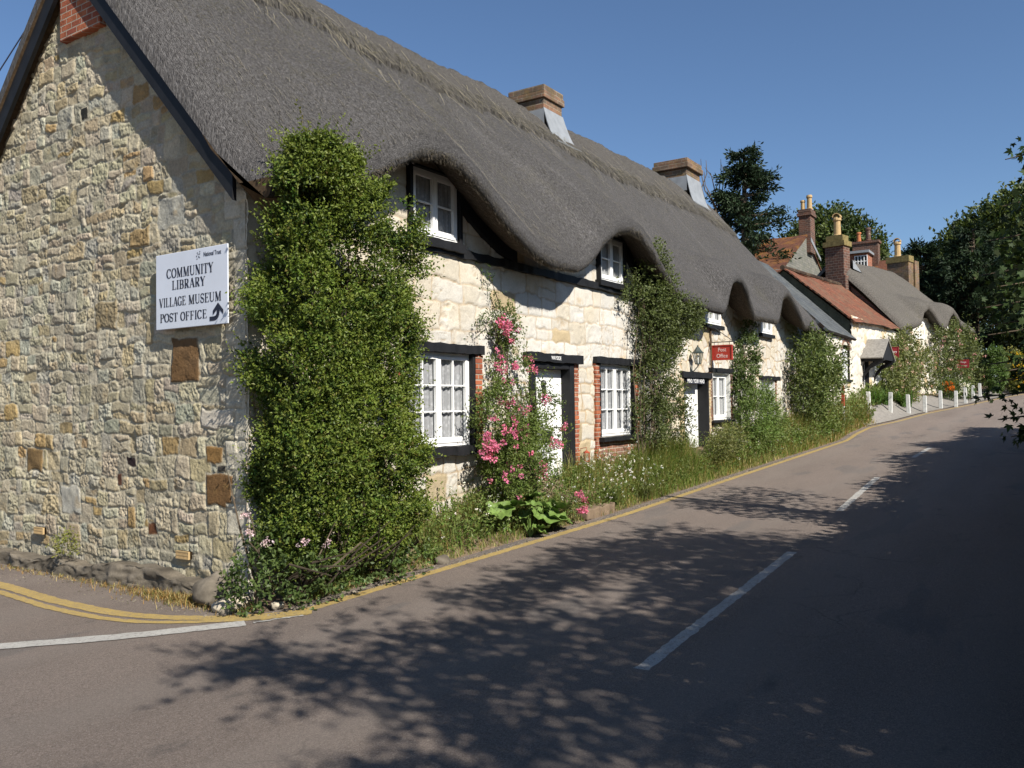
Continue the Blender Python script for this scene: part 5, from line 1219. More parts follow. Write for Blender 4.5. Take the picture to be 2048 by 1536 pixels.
# --- pink climbing rose beside the stable door
rose, RP = wall_shrub('climbing_rose', 'climbing rose heavy with pink flower clusters beside the stable door', 'rose',
    [(4.23, -0.35, 1.67, 0.62, 0.28, 0.62, 10), (4.3, -0.4, 1.2, 0.55, 0.3, 0.55, 7), (4.71, -0.35, 1.76, 0.42, 0.25, 0.5, 4), (4.55, -0.2, 2.53, 0.35, 0.16, 0.38, 3), (4.5, -0.15, 3.13, 0.22, 0.1, 0.3, 1.6), (4.99, -0.35, 1.33, 0.38, 0.2, 0.45, 2), (5.18, -0.35, 2.14, 0.45, 0.16, 0.3, 0.49500000000000005), (5.55, -0.3, 1.57, 0.38, 0.15, 0.25, 0.405), (5.12, -0.3, 0.9, 0.4, 0.2, 0.3, 0.675)],
    4600, .043, .023, (.085, .125, .026), (.14, .18, .045), 201, .9, (.1, .26), -.16, 7, stems_up(4.1, 5.1, -.25, .35, 2.2, 16) + [[(4.5, -.2, 2.2), (4.6, -.15, 2.9), (4.42, -.12, 3.5), (4.2, -.1, 3.9)], [(4.5, -.2, 2.6), (4.2, -.15, 3.2), (3.9, -.12, 3.0)]])
lv = Leaves()
for pts in ([(4.6, -.15, 2.9), (4.45, -.12, 3.4), (4.25, -.1, 3.75), (4.05, -.12, 4.0)], [(4.5, -.15, 3.2), (4.25, -.15, 3.32), (3.95, -.13, 3.2), (3.75, -.13, 2.9)], [(5.1, -.3, 2.2), (5.4, -.35, 2.15), (5.75, -.4, 1.95)], [(5.1, -.3, 1.5), (5.5, -.38, 1.6), (5.85, -.4, 1.3)], [(4.9, -.3, 1.1), (5.3, -.4, 1.1), (5.7, -.42, .75)]):
    pts = np.array(pts); t = RNG.uniform(0, len(pts) - 1.001, 60); i = t.astype(int); P = pts[i] + (pts[i + 1] - pts[i]) * (t - i)[:, None] + RNG.normal(0, .03, (60, 3))
    sprigs(lv, P, unit(rdir(60) + np.array((0, -.3, -.3))), 5, RNG.uniform(.06, .16, 60), .034, .018, tint(60, (.06, .10, .022)), .8)
lv.build('trailing_shoots', M['leaf'], rose)
rc_ = [(4.3, -0.32, 3.07), (4.24, -0.3, 3.15), (4.11, -0.3, 2.69), (4.13, -0.32, 2.52), (4.44, -0.4, 2.56), (4.9, -0.35, 2.59), (4.97, -0.36, 2.52), (4.0, -0.6, 2.0), (4.36, -0.6, 1.91), (4.06, -0.62, 1.77), (3.83, -0.62, 1.63), (4.12, -0.64, 1.59), (4.33, -0.62, 1.65), (3.92, -0.62, 1.45), (3.52, -0.55, 1.54), (3.47, -0.52, 1.44), (3.66, -0.55, 1.4), (3.59, -0.5, 1.3), (5.36, -0.5, 1.39), (4.98, -0.5, 1.07), (4.94, -0.5, 0.98), (5.08, -0.5, 2.09), (5.76, -0.4, 1.62), (3.72, -0.6, 0.94), (3.97, -0.62, 1.04), (3.81, -0.6, 1.1), (4.27, -0.6, 1.27), (4.13, -0.6, 0.9), (3.66, -0.55, 1.77)]
bl = np.concatenate([clusters(rc_[:2], 20, .12), clusters(rc_[2:7], 18, .09), clusters(rc_[7:19], 62, .1), clusters(rc_[19:23], 24, .09), clusters(rc_[23:], 16, .16), RP[RNG.integers(0, len(RP), 30)] + np.array((0, -.12, 0))])
blooms('blossoms', bl, .034, (.62, .19, .31), rose, 13, .034)

# --- the tall climber between the second window and the second door, and others along the row
wall_shrub('wall_climber', 'tall dark leaved climber on the white wall between window and second door', 'climber',
    [(9.6, -0.35, 3.9, 0.75, 0.3, 0.55, 5), (10.24, -0.4, 3.65, 0.9, 0.3, 0.42, 5), (9.35, -0.42, 4.59, 0.32, 0.14, 0.4, 1.6), (8.86, -0.25, 3.93, 0.5, 0.15, 0.4, 1.4), (9.72, -0.3, 3.15, 0.75, 0.25, 0.5, 4), (9.43, -0.3, 2.38, 0.6, 0.22, 0.55, 2.4), (9.24, -0.3, 1.62, 0.55, 0.22, 0.5, 2.0), (10.29, -0.3, 2.0, 0.5, 0.2, 0.4, 1.2), (10.46, -0.35, 1.57, 0.4, 0.2, 0.35, 0.8), (10.81, -0.55, 3.82, 0.4, 0.15, 0.2, 0.7)],
    5200, .055, .03, (.065, .085, .026), (.12, .145, .045), 211, .9, (.12, .32), -.14, 7, stems_up(8.9, 9.9, -.2, 1.0, 4.2, 12, .14))
wall_shrub('wall_climber', 'narrow ivy like climber high on the white wall right of red Post Office sign', 'climber',
    [(15.33, -0.25, 3.25, 0.45, 0.2, 0.4, 2), (15.14, -0.25, 2.72, 0.6, 0.22, 0.45, 3), (14.94, -0.25, 2.24, 0.4, 0.18, 0.4, 1.6), (15.57, -0.25, 3.74, 0.22, 0.15, 0.3, 0.7)], 1100, .065, .042, (.07, .10, .03), (.10, .14, .04), 221, .9, (.1, .26), -.1, 6, stems_up(14.9, 15.6, -.15, 1.2, 3.4, 5))
wall_shrub('garden_bush', 'bright green feathery bush in front of the small far ground floor windows', 'bush',
    [(14.75, -0.55, 1.58, 0.65, 0.35, 0.5, 3), (15.25, -0.6, 1.77, 0.65, 0.3, 0.55, 4), (15.89, -0.6, 1.54, 0.5, 0.3, 0.5, 2.2), (15.52, -0.6, 1.27, 0.8, 0.3, 0.4, 2)], 1500, .075, .024, (.11, .17, .04), (.17, .23, .06), 231, .7, (.12, .3), -.25, 6, lift=.8)
wall_shrub('garden_bush', 'low brownish green bush left of the ground floor window by second door', 'bush',
    [(12.68, -0.6, 1.13, 0.6, 0.3, 0.32, 2), (11.82, -0.75, 1.01, 0.4, 0.25, 0.25, 1)], 420, .06, .028, (.12, .14, .04), (.18, .18, .06), 233, .9, (.1, .25), -.2, 6)
wall_shrub('garden_bush', 'tall leafy shrub in front of outbuilding hiding the thatched row end', 'shrub',
    [(20.2, -0.6, 3.19, 1.0, 0.4, 0.85, 4), (20.79, -0.7, 2.99, 1.1, 0.4, 0.8, 4), (22.4, -0.6, 3.28, 0.8, 0.35, 0.6, 2), (20.02, -0.6, 2.27, 1.0, 0.4, 0.7, 3), (21.24, -0.7, 2.27, 0.9, 0.4, 0.6, 2), (22.76, -0.6, 2.64, 0.7, 0.3, 0.5, 1)],
    2200, .11, .05, (.08, .115, .03), (.15, .18, .055), 241, .9, (.2, .5), -.12, 6, stems_up(20.8, 23, -.5, 1.2, 3.2, 9, .15))
rb, RBP = wall_shrub('garden_bush', 'rambling rose bush covered in pale blooms beside the dark red Library sign', 'shrub',
    [(33.8, -.4, 3.0, .7, .25, .8, 2), (35.4, -.45, 3.4, .9, .28, 1.3, 4), (37.0, -.55, 3.7, .9, .28, 1.4, 4), (38.6, -.65, 3.9, .9, .3, 1.4, 3.5), (40.3, -.95, 3.4, .9, .3, 1.1, 2.5), (36.5, -.6, 2.4, 2.2, .28, .5, 2.5)],
    2000, .14, .07, (.10, .125, .038), (.18, .19, .065), 251, .9, (.25, .6), -.15, 6)
blooms('blossoms', RBP[RNG.integers(0, len(RBP), 90)] + np.array((-.2, -.3, .1)), .06, (.55, .38, .30), rb, 8, .06)
rb, RBP = wall_shrub('garden_bush', 'second rose covered bush around the small far window and eaves', 'shrub',
    [(42.6, -1.4, 4.3, .8, .3, 1.3, 3), (44.2, -1.75, 4.6, .9, .3, 1.4, 4), (46.2, -2.2, 4.4, 1.0, .3, 1.4, 4), (48.0, -2.6, 3.8, .8, .3, 1.3, 3), (44.5, -2.0, 2.9, 1.6, .3, .5, 1.5)],
    2000, .14, .07, (.085, .11, .035), (.15, .17, .06), 261, .9, (.25, .6), -.15, 6)
blooms('blossoms', RBP[RNG.integers(0, len(RBP), 40)] + np.array((-.2, -.3, .1)), .08, (.62, .33, .33), rb, 8, .08)
wall_shrub('clipped_bush', 'smooth rounded green bush by the far end of the pavement', 'bush', [(48.3, -3.4, 3.6, .8, .6, 1.3, 1)], 1200, .11, .06, (.075, .125, .03), (.12, .18, .05), 271, .8, (.1, .2), -.9, 6)
yb_, YP = wall_shrub('flowering_bush', 'yellow flowered bush at the bend of the road', 'bush', [(51.0, -4.2, 3.6, 1.0, .5, 1.2, 3), (52, -4.5, 3.0, 1.0, .5, .8, 2)], 900, .14, .07, (.10, .12, .03), (.2, .19, .04), 273, .9, (.2, .5), -.2, 6)
blooms('blossoms', YP[RNG.integers(0, len(YP), 90)] + np.array((-.3, -.2, .1)), .1, (.60, .38, .03), yb_, 9, .1)
for (x, y, z, rx, lb, cl, nb, sz) in ((41.6, -1.75, 2.45, .5, 'clump of orange flowers under the small far window', (.62, .16, .02), 60, .09), (43.4, -2.25, 2.4, .7, 'clump of flat white flower heads behind the bollards', (.75, .72, .66), 80, .1)):
    fr_, FP = wall_shrub('flower_clump', lb, 'flowers', [(x, y, z, rx, .35, .35, 2), (x + .2, y, z - .4, rx, .35, .4, 1.5)], 320, .16, .04, (.07, .11, .03), (.11, .15, .04), 277, .7, (.2, .4), -.4, 5, lift=1.)
    blooms('blossoms', np.stack([RNG.uniform(x - rx, x + rx, nb), RNG.uniform(y - .35, y + .1, nb), z + RNG.uniform(-.1, .4, nb)], 1), .06, cl, fr_, 8, sz * .7)

# --- strap leaved clumps, grass and weeds
def blades(name, P, h, w, lean, cols, parent=None, seg=3, arch=.5):
    n = len(P); a = RNG.uniform(0, 2 * np.pi, n); d = np.stack([np.cos(a), np.sin(a), a * 0], 1); s = np.stack([-np.sin(a), np.cos(a), a * 0], 1)
    h = np.broadcast_to(h, n)[:, None]; w = np.broadcast_to(w, n)[:, None]; lean = np.broadcast_to(lean, n)[:, None]; V = []
    for k in range(seg + 1):
        t = k / seg; q = P + d * h * lean * t ** 1.8; q = q + np.array((0, 0, 1.)) * h * (t - arch * lean * t ** 2.2)
        ww = w * (1 - t ** 1.6) * .5 + .0006; V += [q - s * ww, q + s * ww]
    V = np.stack(V, 1).reshape(-1, 3); i = np.arange(n)[:, None] * (2 * seg + 2)
    F = np.concatenate([i + np.array([[2 * k, 2 * k + 1, 2 * k + 3, 2 * k + 2]]) for k in range(seg)])
    return npmesh(name, V, F, M['grass'], parent, np.clip(np.repeat(cols, 2 * seg + 2, 0), .003, .9))
def on_ground(X, Y): return np.stack([X, Y, ground_h(X, Y) - .02], 1)
GREEN, OLIVE, STRAW, RUSTY = np.array((.13, .19, .036)), np.array((.18, .185, .05)), np.array((.40, .32, .15)), np.array((.30, .18, .06))
def verge_band(x0, x1, n, hlo, hhi, mix, wlo=.004, whi=.009, y1=-.04, dy=.2):
    X = RNG.uniform(x0, x1, n); e = edge(X) + dy; Y = e + (y1 - e) * RNG.uniform(0, 1, n) ** .8
    t = np.clip((Y - e) / np.maximum(y1 - e, .1), 0, 1); patch = fbm(X * 1.3, Y * 2, 0, 301, 3)
    h = (hlo + (hhi - hlo) * RNG.random(n)) * (.4 + .6 * sstep(0, .45, t)) * np.clip(.9 + .8 * patch, .35, 1.5)
    pal = np.array([GREEN, OLIVE, STRAW, RUSTY]); c = pal[RNG.choice(4, n, p=mix)]
    return on_ground(X, Y), h, RNG.uniform(wlo, whi, n), RNG.uniform(.15, .9, n), c * RNG.uniform(.65, 1.35, (n, 1))
parts = [verge_band(.4, 2.4, 1600, .05, .2, (.35, .25, .25, .15), y1=-.35, dy=.16), verge_band(2.3, 4.6, 4200, .15, .48, (.45, .3, .2, .05)), verge_band(4.6, 6.2, 2200, .15, .45, (.5, .25, .2, .05), y1=-.3),
         verge_band(6.2, 8.6, 6000, .2, .55, (.45, .25, .22, .08)), verge_band(8.2, 11.5, 9000, .25, .75, (.62, .2, .14, .04)), verge_band(11.4, 13.2, 2600, .1, .38, (.4, .3, .22, .08), .006, .011, y1=-.3),
         verge_band(13.0, 17.5, 6500, .2, .7, (.42, .26, .26, .06), .007, .013), verge_band(17.3, 21.5, 5200, .3, .85, (.36, .26, .28, .1), .009, .016), verge_band(21.3, 28.5, 6500, .3, 1.0, (.28, .26, .28, .18), .012, .02, y1=-.1),
         verge_band(8.0, 24, 2200, .03, .1, (.2, .25, .4, .15), .006, .01, y1=-.6, dy=.13), verge_band(28.5, 36, 2600, .2, .6, (.5, .3, .15, .05), .014, .024, y1=.2, dy=1.15)]
cat_ = [np.concatenate([p[k] for p in parts]) for k in range(5)]
tag(blades('verge_grass', *cat_[:2], cat_[2], cat_[3], cat_[4]), kind='stuff')
# rusty dry weeds along the foot of the gable
n = 2600; Yw = np.concatenate([RNG.normal(.55, .45, 1500), RNG.uniform(-.2, 5.5, 1100)]); Yw = np.clip(Yw, -.35, 5.8); Xw = -.24 - np.abs(RNG.normal(0, .12, n)) * (1 - .4 * sstep(1.2, 3, Yw))
pw = np.stack([Xw, Yw, Xw * 0 + .0], 1)
tag(blades('dry_weeds', pw, RNG.uniform(.03, .14, n) * (1 - .5 * sstep(1.2, 3, Yw)), .006, RNG.uniform(.3, 1.2, n), np.array([RUSTY, STRAW, OLIVE])[RNG.choice(3, n, p=(.5, .3, .2))] * RNG.uniform(.6, 1.3, (n, 1))), kind='stuff')
# leafy weeds between the grass
def weeds():
    lv = Leaves()
    for x0, x1, n, L, h0, h1, y1 in ((.2, 2.4, 150, .045, .05, .22, -.45), (2.2, 4.8, 420, .05, .1, .5, -.1), (4.6, 8.6, 420, .045, .1, .5, -.1), (8.4, 13, 380, .05, .1, .5, -.1), (13, 21, 800, .07, .15, .7, -.1), (21, 28.5, 700, .1, .2, .9, -.1), (28, 37, 400, .12, .2, .7, .1)):
        X = RNG.uniform(x0, x1, n); e = edge(X) + (.25 if x0 < 28 else 1.2); Y = e + (y1 - e) * RNG.random(n); P = on_ground(X, Y); P[:, 2] += RNG.uniform(h0 * .3, h1 * .6, n)
        sprigs(lv, P, unit(rdir(n) * .5 + np.array((0, -.1, 1.))), 9, RNG.uniform(h0, h1, n) * .6, L, L * .5, tint(n, (.10, .15, .032), .35), .9, (.15, .18, .05))
    tag(lv.build('verge_weeds', M['leaf']), kind='stuff')
    n = 330; X = np.concatenate([RNG.uniform(6.4, 9, 150), RNG.uniform(2.5, 6, 60), RNG.uniform(13, 24, 120)]); e = edge(X) + .25; Y = e + (-.1 - e) * RNG.random(n); P = on_ground(X, Y); P[:, 2] += RNG.uniform(.15, .55, n)
    o = blooms('small_white_flowers', P, .014, (.78, .76, .72), None, 5, .022); tag(o, kind='stuff')
weeds()
def strap_clump(x, y, r, n, h, w, lb, base):
    z = float(ground_h(x, y)); root = empty('strap_leaf_clump', (x, y, z), lb, 'plant', 'strap leaved clumps on the verge')
    a = RNG.uniform(0, 2 * np.pi, n); P = np.stack([x + r * RNG.random(n) * np.cos(a), y + r * .6 * RNG.random(n) * np.sin(a), np.full(n, z)], 1)
    blades('leaf_blades', P, RNG.uniform(.6, 1.1, n) * h, w, RNG.uniform(.3, 1.3, n), tint(n, base, .35), root, 5, .55)
strap_clump(6.9, -.62, .22, 140, .5, .016, 'sprawling clump of strap leaves spilling over the kerb below the stable door', (.10, .135, .035))
strap_clump(8.0, -.7, .2, 120, .5, .014, 'arching strap leaf clump with dry stalks under the second window', (.13, .14, .05))
strap_clump(30.9, -.3, .5, 160, 1.0, .045, 'bright green daylily clump just behind the first bollards', (.09, .16, .035))
strap_clump(34.6, -.85, .5, 160, 1.1, .045, 'daylily clump before the rambling rose and fourth bollard', (.09, .155, .035))
strap_clump(32.6, -.45, .45, 130, .95, .045, 'darker daylily clump between its two bright neighbours', (.07, .12, .03))

# --- big leaved plant at the foot of the rose
def big_leaf(lv_mb, c, d, size, seed):
    """lobed round leaf, cupped, drawn as a fan with crinkled rim"""
    r = np.random.default_rng(seed); n = 22; d = np.array(d) / np.linalg.norm(d); s = np.cross(d, (0.2, .1, 1.)); s /= np.linalg.norm(s); nr = np.cross(s, d); V = [np.array(c, float)]
    rings = (.45, .8, 1.0)
    for q in rings:
        for k in range(n):
            a = 2 * math.pi * (k / n) ; rad = size * q * (1 - .38 * math.exp(-((a - math.pi) / .4) ** 2)) * (1 + .10 * math.sin(7 * a) * q + .09 * r.normal() * q)
            cup = .28 * size * q * q + .10 * size * q * math.sin(7 * a + seed) + .07 * size * r.normal() * q
            V.append(np.array(c) + d * (rad * math.cos(a) + size * .5) + s * rad * math.sin(a) + nr * (cup if nr[2] > 0 else -cup))
    F = [(0, 1 + k, 1 + (k + 1) % n) for k in range(n)]
    for q in range(len(rings) - 1):
        o = 1 + q * n
        F += [(o + k, o + n + k, o + n + (k + 1) % n, o + (k + 1) % n) for k in range(n)]
    return lv_mb.add(V, F)
M['bigleaf'] = mat_plain('butterbur_leaf', (.115, .18, .04), .6, .25, .35, 14, .8)
def butterbur(x, y, n, size, label, seed):
    z = float(ground_h(x, y)); root = empty('butterbur_plant', (x, y, z), label, 'plant', 'big leaved plants under the climbing rose'); r = np.random.default_rng(seed); st = []
    for k in range(n):
        a = 2 * math.pi * k / n + r.uniform(-.3, .3); rr = r.uniform(.05, .3); h = r.uniform(.12, .5); c = (x + rr * math.cos(a), y + rr * .7 * math.sin(a), z + h)
        mb = MB(); big_leaf(mb, c, (math.cos(a), math.sin(a) * .9 - .35, r.uniform(-.9, .15)), size * r.uniform(.75, 1.2), seed * 50 + k); mb.build('leaf', M['bigleaf'], root, True); st.append([(x, y, z), ((x + c[0]) / 2, (y + c[1]) / 2, z + h * .6), c])
    twig_tubes('stalks', st, .012, M['bigleaf'], root)
butterbur(3.9, -.52, 9, .17, 'big leaved butterbur nearest the corner shrub below the first window', 3)
butterbur(4.75, -.6, 11, .19, 'largest butterbur with broad ruffled leaves under the climbing rose', 5)
butterbur(4.25, -.72, 8, .13, 'lower butterbur tumbling towards the kerb between its larger neighbours', 7)
pr_, _ = wall_shrub('low_rose', 'small pink rose sprig close to the kerb by the stone steps', 'rose', [(5.35, -.85, .5, .15, .12, .2, 1)], 60, .034, .018, (.07, .11, .025), (.1, .14, .03), 281, .9, (.08, .18), -.9, 6)
blooms('blossoms', clusters([(5.3, -.93, .62), (5.45, -.92, .55), (5.35, -.95, .42)], 18, .07), .03, (.60, .17, .28), pr_, 12, .032)
# --- bramble at the corner
br_, BP = wall_shrub('bramble', 'straggly bramble with pale pink flower heads at the house corner', 'bramble', [(-.32, -.42, .3, .2, .16, .26, 2), (.05, -.72, .32, .25, .15, .28, 2), (-.1, -.5, .62, .3, .15, .22, 1.5), (.55, -.8, .25, .4, .1, .18, 1.2), (1.5, -.85, .22, .5, .08, .14, 1.2)], 330, .055, .034, (.065, .105, .028), (.10, .14, .04), 291, .9, (.08, .2), -.4, 6,
    [[(-.15, -.3, .05), (-.2, -.4, .6), (-.35, -.45, 1.0)], [(0, -.4, .05), (-.2, -.5, .5), (-.42, -.52, .72)], [(.2, -.5, .05), (.15, -.85, .5), (.3, -.95, .85)], [(.1, -.4, .05), (.35, -.8, .35), (.6, -1.0, .6), (.75, -1.02, .5)], [(-.1, -.3, .1), (-.3, -.25, .8), (-.4, -.2, 1.35)]])
blooms('blossoms', clusters([(-.42, -.52, .8), (-.28, -.62, .7), (-.05, -.85, .68), (.18, -.95, .66), (-.38, -.45, .95)], 38, .05), .016, (.62, .46, .48), br_, 7, .02)
pl_, _ = wall_shrub('wall_weed', 'little yellow green weed sprouting from the plinth ledge', 'plant', [(-.22, 3.05, .38, .1, .16, .14, 1)], 70, .035, .02, (.14, .15, .035), (.2, .19, .05), 295, .9, (.06, .12), -.9, 5, loc=(-.22, 3.05, .3))

# grit and pebbles swept to the road edge
def grit():
    n = 2250; X = np.concatenate([RNG.uniform(-.3, 16, 1700), RNG.uniform(16, 30, 300), RNG.uniform(-.7, -.2, 250)]); Y = edge(X) + np.abs(RNG.normal(0, .09, n)) - .02
    Y[2000:] = RNG.uniform(-.3, 5, 250); Z = road_h(X) + .006; r = RNG.uniform(.004, .016, n) * (1 + 1.2 * (RNG.random(n) > .96))
    u = rdir(n); a = np.stack([np.ones(n), np.zeros(n), np.zeros(n)], 1) * r[:, None] * RNG.uniform(.7, 1.4, (n, 1)); b = np.stack([np.zeros(n), np.ones(n), np.zeros(n)], 1) * r[:, None]; c = np.stack([RNG.normal(0, .3, n), RNG.normal(0, .3, n), np.ones(n)], 1) * r[:, None] * .7
    P = np.stack([X, Y, Z], 1); V = np.stack([P + a, P + b, P - a, P - b, P + c], 1).reshape(-1, 3); i = np.arange(n)[:, None] * 5
    F = np.concatenate([i + np.array([[0, 1, 4]]), i + np.array([[1, 2, 4]]), i + np.array([[2, 3, 4]]), i + np.array([[3, 0, 4]])])
    tag(npmesh('grit', V, F, M['grass'], None, np.repeat(np.array((.2, .175, .14)) * RNG.uniform(.4, 1.5, (n, 1)), 5, 0)), kind='stuff')
grit()

# ------------------------------------------------------------------ trees
def limbs(b, base, top, r0, n, spread, seed):
    r = np.random.default_rng(seed); base, top = np.array(base, float), np.array(top, float); ends = []
    pts = [base + (top - base) * t + np.r_[r.normal(0, .12, 2), 0] * (t > 0) for t in np.linspace(0, 1, 6)]
    b.tube(pts, [r0 * (1 - .75 * t) for t in np.linspace(0, 1, 6)], 8)
    for k in range(n):
        t = r.uniform(.35, .95); p = base + (top - base) * t; a = r.uniform(0, 2 * np.pi); L = spread * r.uniform(.5, 1.) * (1.15 - .5 * t)
        e = p + np.array((math.cos(a) * L, math.sin(a) * L, L * r.uniform(.1, .7))); m = (p + e) / 2 + np.array((0, 0, -.08 * L))
        b.tube([p, m, e], [r0 * .4 * (1 - .5 * t), r0 * .25, r0 * .08], 6); ends += [m, e]
    return np.array(ends)
def broadleaf(name, label, base, crown, n, leaf, cols, seed, clump=1.0, mat='leaf', group=None, k=7, holes=-.25, cat='tree', lower=-1.0, ymax=None):
    """crown: list of ellipsoids (cx,cy,cz,rx,ry,rz)"""
    root = empty(name, base, label, cat, group); b = MB(); c0 = crown[0]
    ends = limbs(b, base, (c0[0], c0[1], c0[2] + c0[5] * .5), max(.1, c0[3] * .07), 12, c0[3] * .8, seed); b.build('trunk', M['bark'], root)
    B = np.array(crown); vol = np.prod(B[:, 3:], 1) ** (2 / 3); i = RNG.choice(len(B), n, p=vol / vol.sum()); u = rdir(n); u[:, 2] = np.where(u[:, 2] < lower, -u[:, 2], u[:, 2])
    r = np.where(RNG.random(n) < .75, RNG.uniform(.78, 1.0, n), RNG.uniform(.3, .8, n)) * (1 + .28 * fbm(u[:, 0] * 2.2 + i, u[:, 1] * 2.2, u[:, 2] * 2.2, seed, 3))
    P = B[i, :3] + B[i, 3:] * u * r[:, None]; f = 2.2 / clump
    keep = fbm(P[:, 0] * f, P[:, 1] * f, P[:, 2] * f, seed + 3, 3) > holes
    P, u = P[keep], u[keep]
    if ymax is not None: keep = P[:, 1] < ymax - .25 * np.clip(P[:, 2] - 3, 0, 3); P, u = P[keep], u[keep]
    m = len(P)
    lite = sstep(-.4, .5, fbm(P[:, 0] * f * .7, P[:, 1] * f * .7, P[:, 2] * f * .7, seed + 5, 3))[:, None]
    c = (np.array(cols[0]) * (1 - lite) + np.array(cols[1]) * lite) * RNG.uniform(.7, 1.3, (m, 1))
    lv = Leaves(); sprigs(lv, P, unit(u + rdir(m) * .7 + np.array((0, 0, .15))), k, leaf * RNG.uniform(1.5, 4, m), leaf, leaf * .6, c, .9); lv.build('crown', M[mat], root); return root
def conifer(name, label, base, h, rad, n, leaf, cols, seed, z0=.15, bare=0, flat=.35, group=None, irregular=.5):
    root = empty(name, base, label, 'tree', group); base = np.array(base, float); r = np.random.default_rng(seed); b = MB(); b.tube([base, base + (0, 0, h * .5), base + (.1, 0, h * .97)], [rad * .09, rad * .06, rad * .015], 8)
    lv = Leaves()
    for k in range(n):
        t = z0 + (1 - z0) * r.random() ** .9; a = r.uniform(0, 2 * np.pi); L = rad * (1 - t) ** .75 * r.uniform(1 - irregular, 1.1) + .25; z = h * t
        p = base + np.array((0, 0, z)); e = p + np.array((math.cos(a) * L, math.sin(a) * L, L * r.uniform(-.1, .45))); b.tube([p, (p + e) / 2 + (0, 0, -.05 * L), e], [rad * .025, rad * .014, .01], 4)
        m = int(16 + 22 * L); q = RNG.uniform(.15, 1.05, m); P = p + (e - p) * q[:, None] + RNG.normal(0, 1, (m, 3)) * np.array((.16, .16, .07)) * L * (1.1 - .6 * q)[:, None]
        d = unit((e - p) / L + rdir(m) * .6 + np.array((0, 0, -flat))); c = (np.array(cols[0]) + (np.array(cols[1]) - np.array(cols[0])) * r.random()) * RNG.uniform(.7, 1.3, (m, 1))
        sprigs(lv, P, d, 4, leaf * RNG.uniform(1.2, 2.6, m), leaf, leaf * .35, c, .6)
    b.build('trunk', M['bark'], root); lv.build('crown', M['darkleaf'], root)
    if bare:
        bb = MB()
        for k in range(bare):
            a = r.uniform(0, 6.28); p = base + np.array((1.1 * math.cos(a), 1.9 + r.uniform(-1, .6), h * .62)); q = p.copy(); pts = [p.copy()]
            for s_ in range(6): q = q + np.array((r.normal(0, .22), r.normal(.06, .25), h * .065 * r.uniform(.6, 1.1))); pts.append(q.copy())
            bb.tube(pts, [.09, .075, .06, .05, .04, .03, .015], 5)
        bb.build('dead_branches', M['bark'], root)
    return root
DK = ((.014, .026, .014), (.032, .052, .024)); MG = ((.04, .065, .02), (.085, .115, .03))
conifer('cypress_tree', 'dark cypress with bare dead branches rising behind the thatched row', (51.2, 11.4, 2.2), 17.0, 5.6, 92, .34, DK, 401, .28, 7, .3, irregular=.8)
broadleaf('oak_tree', 'rounded green tree crown behind the stone house chimney', (82, 12.6, 2.5), [(82, 12.8, 15.2, 4.4, 4.6, 5.2), (82, 9.8, 13.5, 3, 2.6, 3.8), (81.5, 15.5, 13.8, 3, 3, 4.6)], 6500, .4, ((.045, .07, .022), (.095, .12, .035)), 411, 1.6, holes=-.6)
broadleaf('oak_tree', 'low green treetop between the cypress and tiled roof', (62, 13.5, 2.5), [(62, 13.0, 10.0, 2.8, 3.2, 2.4), (60, 15, 10.5, 3, 3, 3)], 2000, .34, MG, 413, 1.4, holes=-.5)
conifer('cedar_tree', 'dark flat branched cedar at the end of the far thatched cottage', (66, 2.6, 2.3), 11.6, 4.8, 95, .36, DK, 421, .1, 0, .2)
conifer('cedar_tree', 'taller blackish conifer at the roadside bend behind yellow flowers', (64, -1.2, 2.3), 12.0, 4.4, 95, .36, DK, 423, .08, 0, .2)
broadleaf('oak_tree', 'broad sunlit tree crown above the dark conifers at the bend', (78, -2.2, 2.4), [(78, -1.2, 13.6, 4.2, 3.6, 4.2), (77, -4.6, 14.3, 4, 3.6, 4.6), (76, 1.6, 10.8, 3, 2.4, 3.2)], 5500, .4, ((.05, .072, .02), (.105, .13, .035)), 425, 1.6, holes=-.45)
broadleaf('oak_tree', 'leafy tree arching over the road where it bends out of sight', (60, -5.6, 2.3), [(60, -5.8, 7.0, 2.8, 2.6, 3.6), (58, -6.2, 4.5, 2.2, 1.6, 2.4)], 3000, .3, ((.035, .05, .016), (.08, .10, .026)), 427, 1.2, holes=-.4)
broadleaf('roadside_hedge', 'unkempt hedge closing the view where the road bends right', (55, -5.2, 2.2), [(52.5, -3.9, 2.7, 1.8, .9, 1.2), (55, -4.9, 2.7, 1.8, .9, 1.2), (57.5, -5.8, 2.7, 1.8, .9, 1.2), (60, -6.4, 2.6, 1.8, .9, 1.1)], 1500, .14, ((.08, .09, .03), (.15, .14, .05)), 429, .9, holes=-.6, cat='hedge')
